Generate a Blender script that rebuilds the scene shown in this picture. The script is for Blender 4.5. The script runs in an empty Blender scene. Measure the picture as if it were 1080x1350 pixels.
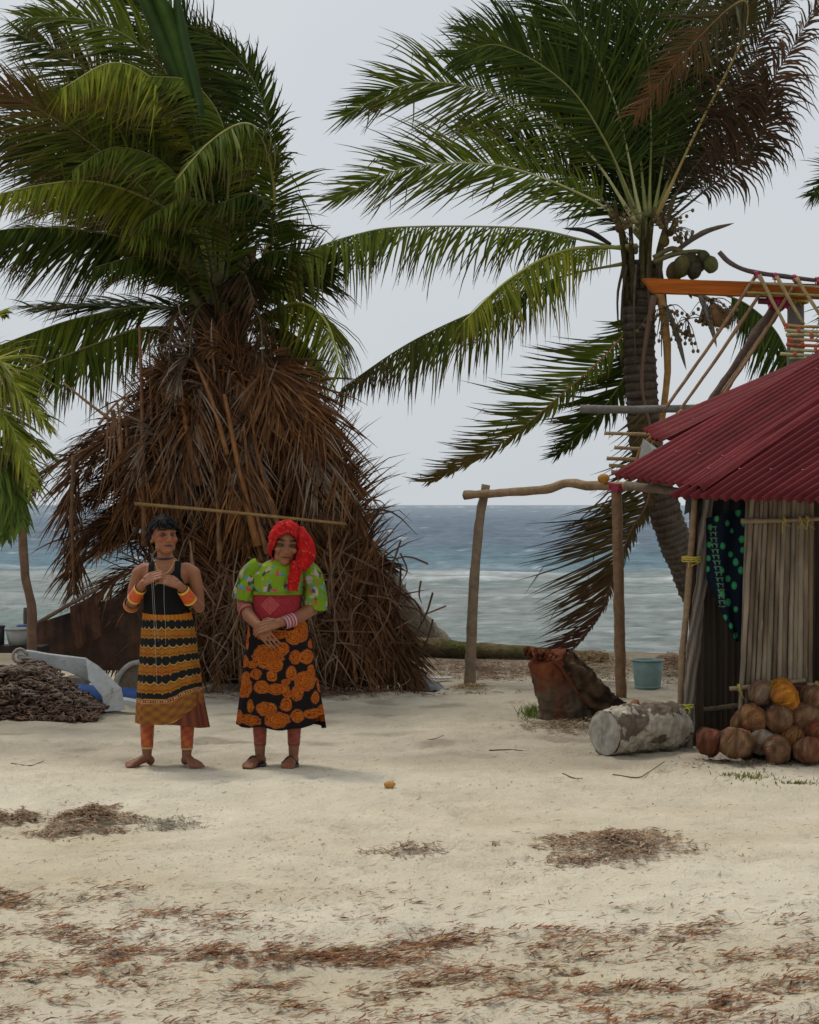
import bpy, bmesh, math, random
from mathutils import Vector, Matrix, Quaternion, noise

# ------------------------------------------------------------------ camera, sky, sun
scene = bpy.context.scene
col = scene.collection
F, CX, HY, CH = 2500.0, 540.0, 666.0, 1.58     # focal length in photo pixels, horizon row, eye height (m)

cam_data = bpy.data.cameras.new('camera')
cam_data.sensor_fit = 'VERTICAL'
cam_data.sensor_height = 36.0
cam_data.lens = F / 1350.0 * 36.0
cam_data.shift_y = -9.0 / 1350.0
cam_data.clip_start = 0.1
cam_data.clip_end = 60000.0
cam_data.dof.use_dof = True
cam_data.dof.focus_distance = 11.8
cam_data.dof.aperture_fstop = 13.0
cam = bpy.data.objects.new('camera', cam_data)
cam.location = (0, 0, CH)
cam.rotation_euler = (math.radians(90), 0, 0)
col.objects.link(cam)
scene.camera = cam

SUN_EL, SUN_AZ = math.radians(64), math.radians(-40)    # azimuth measured from +Y (away from the camera) towards +X
world = bpy.data.worlds.new('World')
scene.world = world
world.use_nodes = True
wn = world.node_tree
for n_ in list(wn.nodes):
    wn.nodes.remove(n_)
w_out = wn.nodes.new('ShaderNodeOutputWorld')
w_bg = wn.nodes.new('ShaderNodeBackground')
w_sky = wn.nodes.new('ShaderNodeTexSky')
w_sky.sky_type = 'NISHITA'
w_sky.sun_disc = False
w_sky.sun_elevation = SUN_EL
w_sky.sun_rotation = SUN_AZ
w_sky.dust_density = 4.0
w_hs = wn.nodes.new('ShaderNodeHueSaturation')
w_hs.inputs['Saturation'].default_value = 0.25
w_cl = wn.nodes.new('ShaderNodeTexNoise')
w_cl.inputs['Scale'].default_value = 2.2
w_cl.inputs['Detail'].default_value = 4
w_cr = wn.nodes.new('ShaderNodeValToRGB')
w_cr.color_ramp.elements[0].position = 0.3
w_cr.color_ramp.elements[0].color = (5.25, 5.65, 5.98, 1)
w_cr.color_ramp.elements[1].position = 0.75
w_cr.color_ramp.elements[1].color = (6.2, 6.5, 6.72, 1)
w_mix = wn.nodes.new('ShaderNodeMixRGB')
w_mix.inputs[0].default_value = 0.9
wn.links.new(w_sky.outputs[0], w_hs.inputs['Color'])
wn.links.new(w_hs.outputs[0], w_mix.inputs[1])
wn.links.new(w_cl.outputs['Fac'], w_cr.inputs[0])
wn.links.new(w_cr.outputs[0], w_mix.inputs[2])
wn.links.new(w_mix.outputs[0], w_bg.inputs['Color'])
wn.links.new(w_bg.outputs[0], w_out.inputs['Surface'])
w_bg.inputs['Strength'].default_value = 0.1

sun_data = bpy.data.lights.new('sun', 'SUN')
sun_data.energy = 1.5
sun_data.angle = math.radians(14)
sun_data.color = (1.0, 0.93, 0.82)
sun = bpy.data.objects.new('sun', sun_data)
sd = Vector((math.sin(SUN_AZ) * math.cos(SUN_EL), math.cos(SUN_AZ) * math.cos(SUN_EL), math.sin(SUN_EL)))
sun.rotation_euler = (-sd).to_track_quat('-Z', 'Y').to_euler()
sun.location = (0, 10, 30)
col.objects.link(sun)

vs = scene.view_settings
vs.view_transform = 'Standard'
vs.look = 'None'
vs.exposure = 0.2
vs.gamma = 1.0
vs.use_curve_mapping = False

# ------------------------------------------------------------------ helpers
V = Vector
ORG = {}

def P(px, py, Y):
    """point of the place at distance Y seen in photo pixel (px, py)"""
    return V(((px - CX) * Y / F, Y, CH - (py - HY) * Y / F))

def lerp(a, b, t): return a + (b - a) * t
def cl(x, a=0.0, b=1.0): return max(a, min(b, x))
def sm(a, b, x):
    t = cl((x - a) / (b - a)); return t * t * (3 - 2 * t)
def mix(a, b, t): return tuple(lerp(a[i], b[i], t) for i in range(3))
def nz(x, y, z=0.0): return noise.noise((x, y, z))

_fr = random.Random(404); FEET = {}
for _k in range(420):        # footprints and scuffs trodden into the sand
    _y = _fr.uniform(6.0, 16.5); _x = _fr.uniform(-.24, .24) * _y + _fr.uniform(-.3, .3); _a = _fr.uniform(0, 3.14)
    _f = (_x, _y, math.cos(_a), math.sin(_a), _fr.uniform(.09, .15), _fr.uniform(.04, .06), _fr.uniform(.010, .028))
    for _i in (-1, 0, 1):
        for _j in (-1, 0, 1): FEET.setdefault((int(_x * 3) + _i, int(_y * 3) + _j), []).append(_f)

def ground_z(x, y):
    zf = 0.0
    for fx, fy, ca, sa, a_, b_, dp in FEET.get((int(x * 3), int(y * 3)), ()):
        u = ((x - fx) * ca + (y - fy) * sa) / a_; v = (-(x - fx) * sa + (y - fy) * ca) / b_; r2 = u * u + v * v
        if r2 < 5: zf += dp * (.45 * math.exp(-(r2 - 1.8) ** 2) - math.exp(-r2 * r2))
    return ground_base(x, y) + zf * (1 - sm(16, 17.5, y)) + (.014 * nz(x * 3.1, y * 3.4, 12) + .008 * nz(x * 8, y * 9, 13)) * (1 - sm(16, 18, y))

def ground_base(x, y):
    z = 0.045 * nz(x * 0.55, y * 0.5, 3.1) + 0.02 * nz(x * 1.7, y * 1.7, 8.2)
    k = sm(10.2, 11.2, y) * (1 - sm(12.5, 13.5, y))      # trodden flat in front of the hut
    z *= 1 - 0.75 * k
    z += 0.05 * sm(10.3, 10.75, y + 0.25 * nz(x * 0.6, 4)) - 0.05      # slight ridge before the people
    z += 0.05 * (1 - sm(9.8, 10.6, y)) * 0 
    z += 0.07 * math.exp(-((y - 19.3) / 0.9) ** 2)
    z -= 0.9 * sm(19.8, 25.5, y)
    return z

class MB:
    def __init__(s): s.v = []; s.f = []; s.c = []; s.m = []
    def add(s, verts, faces, c, m=0):
        o = len(s.v)
        s.v.extend([V(p) for p in verts])
        if isinstance(c, list): s.c.extend(c)
        else: s.c.extend([c] * len(verts))
        for f in faces:
            s.f.append(tuple(o + i for i in f)); s.m.append(m)
    def build(s, name, mats, parent=None, origin=None, smooth=True, label=None, cat=None, group=None, kind=None):
        if not isinstance(mats, (list, tuple)): mats = [mats]
        if parent is not None:
            po = ORG[parent.name]
            if origin is None: origin = po
        elif origin is None:
            xs = [p.x for p in s.v]; ys = [p.y for p in s.v]; zs = [p.z for p in s.v]
            origin = V(((min(xs) + max(xs)) / 2, (min(ys) + max(ys)) / 2, min(zs)))
        me = bpy.data.meshes.new(name)
        me.from_pydata([tuple(p - origin) for p in s.v], [], s.f)
        for mt in mats: me.materials.append(mt)
        if len(mats) > 1: me.polygons.foreach_set('material_index', s.m)
        at = me.attributes.new('Col', 'FLOAT_COLOR', 'POINT')
        buf = []
        for c in s.c: buf.extend((c[0], c[1], c[2], 1.0))
        at.data.foreach_set('color', buf)
        me.polygons.foreach_set('use_smooth', [smooth] * len(me.polygons))
        me.update()
        o = bpy.data.objects.new(name, me)
        col.objects.link(o)
        if parent is not None:
            o.parent = parent; o.location = origin - po
        else: o.location = origin
        ORG[o.name] = V(origin)
        tag(o, label, cat, group, kind)
        return o

def tag(o, label=None, cat=None, group=None, kind=None):
    if label: o['label'] = label
    if cat: o['category'] = cat
    if group: o['group'] = group
    if kind: o['kind'] = kind
    return o

def thing(name, loc, label, cat, group=None):
    o = bpy.data.objects.new(name, None)
    o.empty_display_size = 0.2
    o.location = loc; col.objects.link(o); ORG[o.name] = V(loc)
    return tag(o, label, cat, group)

# ---- materials
def mat(name, c=None, rough=0.85, nscale=8, namt=0.25, bump=0.0, bscale=60, stretch=(1, 1, 1), spec=0.25, transl=0.0, metal=0.0, detail=5, spots=None):
    m = bpy.data.materials.new(name); m.use_nodes = True
    nt = m.node_tree; b = nt.nodes['Principled BSDF']; L = nt.links
    b.inputs['Roughness'].default_value = rough
    b.inputs['Specular IOR Level'].default_value = spec
    b.inputs['Metallic'].default_value = metal
    if c is None:
        a = nt.nodes.new('ShaderNodeAttribute'); a.attribute_name = 'Col'; src = a.outputs['Color']
    else:
        a = nt.nodes.new('ShaderNodeRGB'); a.outputs[0].default_value = (*c, 1); src = a.outputs[0]
    tc = nt.nodes.new('ShaderNodeTexCoord'); mp = nt.nodes.new('ShaderNodeMapping')
    mp.inputs['Scale'].default_value = stretch
    L.new(tc.outputs['Object'], mp.inputs['Vector'])
    n = nt.nodes.new('ShaderNodeTexNoise'); n.inputs['Scale'].default_value = nscale; n.inputs['Detail'].default_value = detail
    n.inputs['Roughness'].default_value = 0.65
    L.new(mp.outputs[0], n.inputs['Vector'])
    r = nt.nodes.new('ShaderNodeMapRange'); r.inputs['From Min'].default_value = 0.25; r.inputs['From Max'].default_value = 0.75
    r.inputs['To Min'].default_value = 1 - namt; r.inputs['To Max'].default_value = 1 + namt
    L.new(n.outputs['Fac'], r.inputs['Value'])
    mu = nt.nodes.new('ShaderNodeVectorMath'); mu.operation = 'SCALE'
    L.new(src, mu.inputs[0]); L.new(r.outputs[0], mu.inputs['Scale'])
    out = mu.outputs[0]
    if spots:
        sc, thr, scol, soft = spots
        n2 = nt.nodes.new('ShaderNodeTexNoise'); n2.inputs['Scale'].default_value = sc; n2.inputs['Detail'].default_value = 6
        n2.inputs['Roughness'].default_value = 0.7
        L.new(mp.outputs[0], n2.inputs['Vector'])
        r2 = nt.nodes.new('ShaderNodeMapRange'); r2.inputs['From Min'].default_value = thr; r2.inputs['From Max'].default_value = thr + soft
        L.new(n2.outputs['Fac'], r2.inputs['Value'])
        mx = nt.nodes.new('ShaderNodeMixRGB'); mx.inputs[2].default_value = (*scol, 1)
        L.new(r2.outputs[0], mx.inputs[0]); L.new(out, mx.inputs[1]); out = mx.outputs[0]
    L.new(out, b.inputs['Base Color'])
    if bump:
        nb = nt.nodes.new('ShaderNodeTexNoise'); nb.inputs['Scale'].default_value = bscale; nb.inputs['Detail'].default_value = 6
        L.new(mp.outputs[0], nb.inputs['Vector'])
        bp = nt.nodes.new('ShaderNodeBump'); bp.inputs['Strength'].default_value = bump; bp.inputs['Distance'].default_value = 0.02
        L.new(nb.outputs['Fac'], bp.inputs['Height']); L.new(bp.outputs[0], b.inputs['Normal'])
    if transl:
        o = nt.nodes['Material Output']; t = nt.nodes.new('ShaderNodeBsdfTranslucent'); ms = nt.nodes.new('ShaderNodeMixShader')
        L.new(out, t.inputs['Color']); ms.inputs[0].default_value = transl
        L.new(b.outputs[0], ms.inputs[1]); L.new(t.outputs[0], ms.inputs[2]); L.new(ms.outputs[0], o.inputs['Surface'])
    return m

M = {}
M['leaf'] = mat('palm_leaf', None, 0.5, 6, 0.3, transl=0.2, spec=0.07)
M['dry_leaf'] = mat('dry_palm_leaf', None, 0.85, 9, 0.4, transl=0.08, spec=0.08)
M['rib'] = mat('palm_midrib', None, 0.55, 12, 0.2, spec=0.3)
M['bark'] = mat('palm_bark', None, 0.95, 14, 0.45, 1.0, 40, spec=.1)
M['wood'] = mat('weathered_wood', None, 0.85, 10, 0.35, 0.5, 50, (1, 1, 0.12))
M['polewood'] = mat('pole_wood', None, 0.8, 16, 0.35, 0.5, 60, spots=(30, 0.64, (0.03, 0.018, 0.01), 0.05))
M['plain'] = mat('vertex_coloured', None, 0.8, 20, 0.15)
M['cane'] = mat('dry_cane', None, 0.8, 14, 0.5, 0.6, 60, (1, 1, 0.16), detail=8, spec=.15, spots=(30, 0.60, (0.36, 0.28, 0.18), 0.10))
M['cloth'] = mat('woven_cloth', None, 0.9, 60, 0.15, 0.15, 400, spec=0.1)
M['skin'] = mat('skin', None, 0.55, 18, 0.15, 0.1, 120, spec=0.35)
M['hair'] = mat('black_hair', (0.005, 0.004, 0.004), 0.6, 90, 0.4, spec=0.08)
M['bead'] = mat('glass_beads', None, 0.4, 120, 0.25, 0.3, 300, spec=0.4)
M['husk'] = mat('coconut_husk', None, 0.8, 11, 0.55, 1.0, 40, (1, 1, 0.3), detail=8, spec=.15, spots=(9, .62, (.05, .03, .02), .12))
M['debris'] = mat('dry_seagrass', None, 0.9, 30, 0.2)
M['rust'] = mat('rusty_metal', None, 0.85, 14, 0.4, 0.4, 60, metal=0.0)
M['galv'] = mat('galvanised_steel', None, 0.5, 10, 0.3, 0.2, 40, spec=0.4, metal=0.1, spots=(14, 0.6, (0.16, 0.15, 0.13), 0.1))
M['plastic'] = mat('faded_plastic', None, 0.5, 10, 0.2, 0.1, 30, spec=0.35)
M['twine'] = mat('plastic_twine', None, 0.5, 40, 0.2, spec=0.3)

# ---- shapes
def frame_for(T, hint=V((0, 0, 1))):
    T = T.normalized()
    if abs(T.dot(hint)) > 0.97: hint = V((1, 0, 0))
    A = T.cross(hint).normalized(); B = A.cross(T).normalized()
    return A, B

def smooth_path(pts, n):
    """Catmull-Rom through pts, n+1 samples"""
    if len(pts) == 2: return [pts[0].lerp(pts[1], i / n) for i in range(n + 1)]
    p = [pts[0] * 2 - pts[1]] + list(pts) + [pts[-1] * 2 - pts[-2]]
    seg = len(pts) - 1; out = []
    for i in range(n + 1):
        u = i / n * seg; k = min(int(u), seg - 1); t = u - k
        a, b, c, d = p[k], p[k + 1], p[k + 2], p[k + 3]
        out.append(0.5 * ((2 * b) + (c - a) * t + (2 * a - 5 * b + 4 * c - d) * t * t + (3 * b - a - 3 * c + d) * t ** 3))
    return out

def tube(mb, path, rad, sides=8, c=(1, 1, 1), m=0, rough=0.0, seed=0.0, flat=1.0, caps=True, cfun=None, fine=0.0):
    """path: list of points; rad: number / list / function of t"""
    n = len(path); vs_ = []; cs = []
    A = None
    for i, p in enumerate(path):
        T = (path[min(i + 1, n - 1)] - path[max(i - 1, 0)]).normalized()
        if A is None: A, B = frame_for(T)
        else:
            A = (A - T * A.dot(T)).normalized(); B = A.cross(T)
        t = i / (n - 1)
        r = rad(t) if callable(rad) else (rad[i] if isinstance(rad, (list, tuple)) else rad)
        for k in range(sides):
            a = 2 * math.pi * k / sides
            rr = r * (1 + rough * nz(p.x * 9 + math.cos(a) * 1.3 + seed, p.y * 9 + math.sin(a) * 1.3, p.z * 9 + seed))
            if fine: q_ = p + A * math.cos(a) * r + B * math.sin(a) * r; rr *= 1 + fine * (nz(q_.x * 22, q_.y * 22, q_.z * 12 + seed) + .6 * nz(q_.x * 50, q_.y * 50, q_.z * 50))
            q = p + A * math.cos(a) * rr + B * math.sin(a) * rr * flat
            vs_.append(q); cs.append(cfun(t, a, q) if cfun else c)
    fs = []
    for i in range(n - 1):
        for k in range(sides):
            k2 = (k + 1) % sides
            fs.append((i * sides + k, i * sides + k2, (i + 1) * sides + k2, (i + 1) * sides + k))
    if caps:
        fs.append(tuple(range(sides - 1, -1, -1))); fs.append(tuple((n - 1) * sides + k for k in range(sides)))
    mb.add(vs_, fs, cs, m)

def ell(mb, c, r, c_=(1, 1, 1), nu=16, nv=10, R=None, m=0, disp=None):
    vs_ = []; cs = []
    for j in range(nv + 1):
        ph = math.pi * j / nv
        for i in range(nu):
            th = 2 * math.pi * i / nu
            d = V((math.sin(ph) * math.cos(th), math.sin(ph) * math.sin(th), math.cos(ph)))
            s = disp(d) if disp else 1.0
            q = V((d.x * r[0], d.y * r[1], d.z * r[2])) * s
            if R is not None: q = R @ q
            vs_.append(V(c) + q); cs.append(c_(d) if callable(c_) else c_)
    fs = []
    for j in range(nv):
        for i in range(nu):
            i2 = (i + 1) % nu
            fs.append((j * nu + i, (j + 1) * nu + i, (j + 1) * nu + i2, j * nu + i2))
    mb.add(vs_, fs, cs, m)

def box(mb, c, s, col_=(1, 1, 1), R=None, m=0):
    vs_ = []
    for dz in (-1, 1):
        for dx, dy in ((-1, -1), (1, -1), (1, 1), (-1, 1)):
            q = V((dx * s[0] / 2, dy * s[1] / 2, dz * s[2] / 2))
            if R is not None: q = R @ q
            vs_.append(V(c) + q)
    mb.add(vs_, [(3, 2, 1, 0), (4, 5, 6, 7), (0, 1, 5, 4), (1, 2, 6, 5), (2, 3, 7, 6), (3, 0, 4, 7)], col_, m)

def strip(mb, path, w, W, c, m=0):
    """ribbon along path with width function w(t), width direction W (vector or list)"""
    vs_ = []; n = len(path)
    for i, p in enumerate(path):
        ww = W[i] if isinstance(W, list) else W
        h = ww * (w(i / (n - 1)) / 2)
        vs_ += [p - h, p + h]
    fs = [(2 * i, 2 * i + 1, 2 * i + 3, 2 * i + 2) for i in range(n - 1)]
    mb.add(vs_, fs, c, m)

def pole(name, pts, r, c, mt, parent=None, n=14, sides=8, rough=0.25, taper=0.85, seed=None, **kw):
    mb = MB(); path = smooth_path(pts, n)
    sd_ = random.random() * 50 if seed is None else seed
    tube(mb, path, lambda t: r * lerp(1, taper, t), sides, c, rough=rough, seed=sd_)
    return mb.build(name, mt, parent, **kw)

def wrap(name, p, axis, r, c, parent, turns=4, tr=0.004, h=0.03, ends=True, seed=0):
    """twine wound round a pole at p"""
    rnd = random.Random(seed); A, B = frame_for(V(axis)); ax = V(axis).normalized()
    mb = MB(); path = []
    N = turns * 10
    for i in range(N + 1):
        a = i / 10 * 2 * math.pi
        path.append(p + (A * math.cos(a) + B * math.sin(a)) * (r * 1.08 + tr * (1 + 0.5 * rnd.random())) + ax * (h * (i / N - 0.5) + rnd.uniform(-.004, .004)))
    tube(mb, path, tr, 5, c)
    if ends:
        for k in range(2):
            q = p + (A * rnd.uniform(-1, 1) - V((0, 1, 0))) * r * 1.1
            path = [q, q + V((rnd.uniform(-.03, .03), -.02, -.02)), q + V((rnd.uniform(-.05, .05), -.02, -rnd.uniform(.04, .09)))]
            tube(mb, smooth_path(path, 5), tr * 0.7, 4, c)
    return mb.build(name, M['twine'], parent)

# ---- palm fronds
def frond(name, pts, parent, n=80, L=0.7, w=0.0235, N=(0, -1, 0), ang=(62, 24), droop=0.25, wind=(0, 0, 0), fold=0.1, c=((.06, .1, .02), (.1, .14, .03)),
          tip=None, tipat=0.75, rib=(.2, .2, .06), rr=0.02, t0=0.18, seed=0, miss=0.03, jit=0.12, seg=5, sides=(1, 1), dry=False, prof=None, endcol=None, label=None, bulb=.9):
    rnd = random.Random(seed * 7 + 13)
    if not dry: n = int(n * 1.45); jit *= .75
    path = smooth_path(pts, 40)
    N = V(N); wind = V(wind); Gv = V((0, 0, -1))
    mb = MB()
    def at(t):
        u = cl(t, 0, 0.9999) * 40; k = int(u); f = u - k
        return path[k].lerp(path[k + 1], f), (path[min(k + 2, 40)] - path[max(k - 1, 0)]).normalized()
    for i in range(n):
        for si, s in enumerate((1, -1)):
            if sides[si] <= 0 or rnd.random() < miss: continue
            t = t0 + (1 - t0) * (i + rnd.random() * 0.6) / n
            p, T = at(t)
            Nn = N - T * N.dot(T)
            if Nn.length < 0.05: Nn = V((0, -.6, .8)) - T * V((0, -.6, .8)).dot(T)
            Nn.normalize(); S = T.cross(Nn)
            cn = noise.noise((i * .16 * 80 / n, seed * 1.7, s * 3.0)); cn2 = noise.noise((i * .45 * 80 / n, seed * 2.3, s * 5.0))
            a = math.radians(lerp(ang[0], ang[1], ((t - t0) / (1 - t0)) ** 0.8) + rnd.gauss(0, 3 + 22 * jit) + 16 * cn + 8 * cn2)
            d = T * math.cos(a) + S * (s * math.sin(a)) + Nn * (fold + rnd.gauss(0, jit))
            u_ = (t - t0) / (1 - t0)
            pf = (prof(u_) if prof else (0.45 + 0.55 * sm(0, 0.3, u_)) * (1 - 0.62 * sm(0.45, 1.0, u_)))
            ln = L * sides[si] * pf * rnd.uniform(0.70, 1.12)
            ln *= 1 + .30 * cn2 + .15 * cn
            tw = rnd.uniform(-.5, .5)
            kink = rnd.randint(1, seg) if rnd.random() < .10 else 99
            pos = p.copy(); d.normalize()
            vs_ = []; cs = []
            cc = mix(c[0], c[1], rnd.random())
            if endcol: cc = mix(cc, endcol, sm(0.35, 1.0, u_ + rnd.uniform(-.12, .12)))
            tipc = tip if tip and rnd.random() < 0.75 else cc
            dr = droop * rnd.uniform(.6, 1.4) * (1 + .8 * cn)
            for j in range(seg + 1):
                q = j / seg
                W = T - d * T.dot(d)
                if W.length < 0.05: W = S.copy()
                W.normalize()
                W = (W * math.cos(tw) + d.cross(W) * math.sin(tw))
                ww = w * (0.5 + 0.5 * sm(0, .2, q)) * (1 - 0.93 * q ** 2.2) * (0.6 + 0.4 * pf)
                vs_ += [pos - W * ww / 2, pos + W * ww / 2]
                k = mix(cc, tipc, sm(tipat - .25, 1.0, q)); cs += [k, k]
                pos = pos + d * (ln / seg)
                if j == kink: d = (d * .5 + Gv + V((rnd.gauss(0, .4), rnd.gauss(0, .4), 0))).normalized()
                d = (d + Gv * dr * (0.25 + q) / seg * 2.2 + wind * (q + .2) / seg * 2 + V((rnd.gauss(0, jit * .3), rnd.gauss(0, jit * .3), rnd.gauss(0, jit * .3)))).normalized()
            mb.add(vs_, [(2 * j, 2 * j + 1, 2 * j + 3, 2 * j + 2) for j in range(seg)], cs)
    o = mb.build(name, M['dry_leaf'] if dry else M['leaf'], parent, label=label)
    rb = MB()
    tube(rb, path, lambda t: rr * (1 - 0.85 * t) * (1 + bulb * (1 - sm(0, 0.12, t))), 6, rib, flat=0.7, cfun=(lambda t, a, q: mix(rib, endcol, sm(.4, .9, t))) if endcol else None)
    rb.build('midrib', M['rib'], o)
    return o

def palm_trunk(parent, pts, r0, r1, c0=(.045, .033, .025), c1=(.155, .12, .092), n=420, swell=0.0, name='trunk'):
    mb = MB(); path = smooth_path(pts, n)
    ln = sum((path[i + 1] - path[i]).length for i in range(n))
    def rad(t):
        ring = abs(((t * ln / 0.075) % 1.0) - 0.5) * 2
        return lerp(r0, r1, t) * (1 + swell * math.exp(-t * 9)) * (1 + 0.10 * ring ** 3)
    def cf(t, a, q):
        ring = abs(((t * ln / 0.075) % 1.0) - 0.5) * 2
        k = 0.5 + 0.5 * nz(q.x * 6, q.y * 6, q.z * 3)
        return mix(mix(c0, c1, cl(0.15 + 0.75 * k - .45 * (ring < .3))), (.19, .16, .13), .6 * (1 - sm(.35, .5, t)) * k)
    tube(mb, path, rad, 14, rough=0.12, cfun=cf, seed=r0 * 100)
    return mb.build(name, M['bark'], parent)
# ------------------------------------------------------------------ the setting: sand and sea
random.seed(11)
def build_sand():
    mb = MB()
    ys = [1.5]
    while ys[-1] < 27: ys.append(ys[-1] + (0.03 if ys[-1] < 13 else 0.055 if ys[-1] < 18 else 0.12))
    ys += [32, 45]
    xs = []
    N = 280
    vs_ = []; cs = []
    for y in ys:
        for i in range(N + 1):
            u = (i / N - 0.5) * 2
            x = u * (3.2 + y * 0.27) * (1 + 2.5 * abs(u) ** 9)
            z = ground_z(x, y)
            vs_.append(V((x, y, z)))
            k = 0.5 + 0.5 * nz(x * .5, y * .9, 5)
            pale = sm(9.9, 10.6, y) * (1 - sm(10.9, 11.5, y))
            c = mix((.67, .575, .41), (.81, .725, .57), cl(.5 + 1.0 * nz(x * .45, y * 1.0, 5) + .45 * nz(x * 1.6, y * 2.6, 55)))
            c = mix(c, (.76, .69, .55), .5 * pale + .35 * sm(11.2, 12.5, y))
            # trodden, dirtier ground before the hut
            dirt = sm(10.7, 12.0, y) * sm(0.0, 1.2, x - 0.0) * (1 - sm(15, 17, y))
            c = mix(c, (.30, .25, .18), .7 * dirt * (0.35 + 0.65 * sm(-.1, .5, nz(x * 1.3, y * 1.1, 20))))
            c = mix(c, (.45, .39, .30), sm(11.15, 11.9, y + .4 * nz(x * .8, y)) * (.5 + .4 * sm(-.25, .4, nz(x * 1.1, y * 1.5, 61))))
            c = mix(c, (.26, .215, .16), .6 * sm(11.4, 12.5, y) * sm(.15, .5, nz(x * 2.6, y * 2.8, 71)))
            c = mix(c, (.20, .16, .11), sm(17.3, 19, y) * .8)
            cs.append(c)
    n1 = N + 1; fs = []
    for j in range(len(ys) - 1):
        for i in range(N):
            fs.append((j * n1 + i, j * n1 + i + 1, (j + 1) * n1 + i + 1, (j + 1) * n1 + i))
    mb.add(vs_, fs, cs)
    m = mat('beach_sand', None, 0.95, 3.5, 0.13, spec=0.1, detail=8)
    nt = m.node_tree; L = nt.links; b = nt.nodes['Principled BSDF']
    tc = nt.nodes.new('ShaderNodeTexCoord')
    mp = nt.nodes.new('ShaderNodeMapping'); mp.inputs['Scale'].default_value = (1, .8, 1); L.new(tc.outputs['Object'], mp.inputs[0])
    n1_ = nt.nodes.new('ShaderNodeTexNoise'); n1_.inputs['Scale'].default_value = 7; n1_.inputs['Detail'].default_value = 9; n1_.inputs['Roughness'].default_value = .7
    n2_ = nt.nodes.new('ShaderNodeTexNoise'); n2_.inputs['Scale'].default_value = 90; n2_.inputs['Detail'].default_value = 5
    for q in (n1_, n2_): L.new(mp.outputs[0], q.inputs['Vector'])
    ad = nt.nodes.new('ShaderNodeMath'); ad.operation = 'MULTIPLY_ADD'; ad.inputs[1].default_value = .12
    L.new(n2_.outputs['Fac'], ad.inputs[0]); L.new(n1_.outputs['Fac'], ad.inputs[2])
    bp = nt.nodes.new('ShaderNodeBump'); bp.inputs['Strength'].default_value = 1.0; bp.inputs['Distance'].default_value = .075
    L.new(ad.outputs[0], bp.inputs['Height']); L.new(bp.outputs[0], b.inputs['Normal'])
    # fine dark grit and shell grains
    vo = nt.nodes.new('ShaderNodeTexNoise'); vo.inputs['Scale'].default_value = 70; vo.inputs['Detail'].default_value = 3
    L.new(mp.outputs[0], vo.inputs['Vector'])
    r = nt.nodes.new('ShaderNodeMapRange'); r.inputs['From Min'].default_value = .66; r.inputs['From Max'].default_value = .74
    L.new(vo.outputs['Fac'], r.inputs['Value'])
    src = b.inputs['Base Color'].links[0].from_socket
    mx = nt.nodes.new('ShaderNodeMixRGB'); mx.inputs[2].default_value = (.2, .16, .11, 1)
    sc_ = nt.nodes.new('ShaderNodeMath'); sc_.operation = 'MULTIPLY'; sc_.inputs[1].default_value = .55
    L.new(r.outputs[0], sc_.inputs[0]); L.new(sc_.outputs[0], mx.inputs[0]); L.new(src, mx.inputs[1]); L.new(mx.outputs[0], b.inputs['Base Color'])
    mb.build('sand_ground', m, origin=V((0, 0, 0)), kind='structure', label='pale coral sand of the beach')
build_sand()

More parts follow.
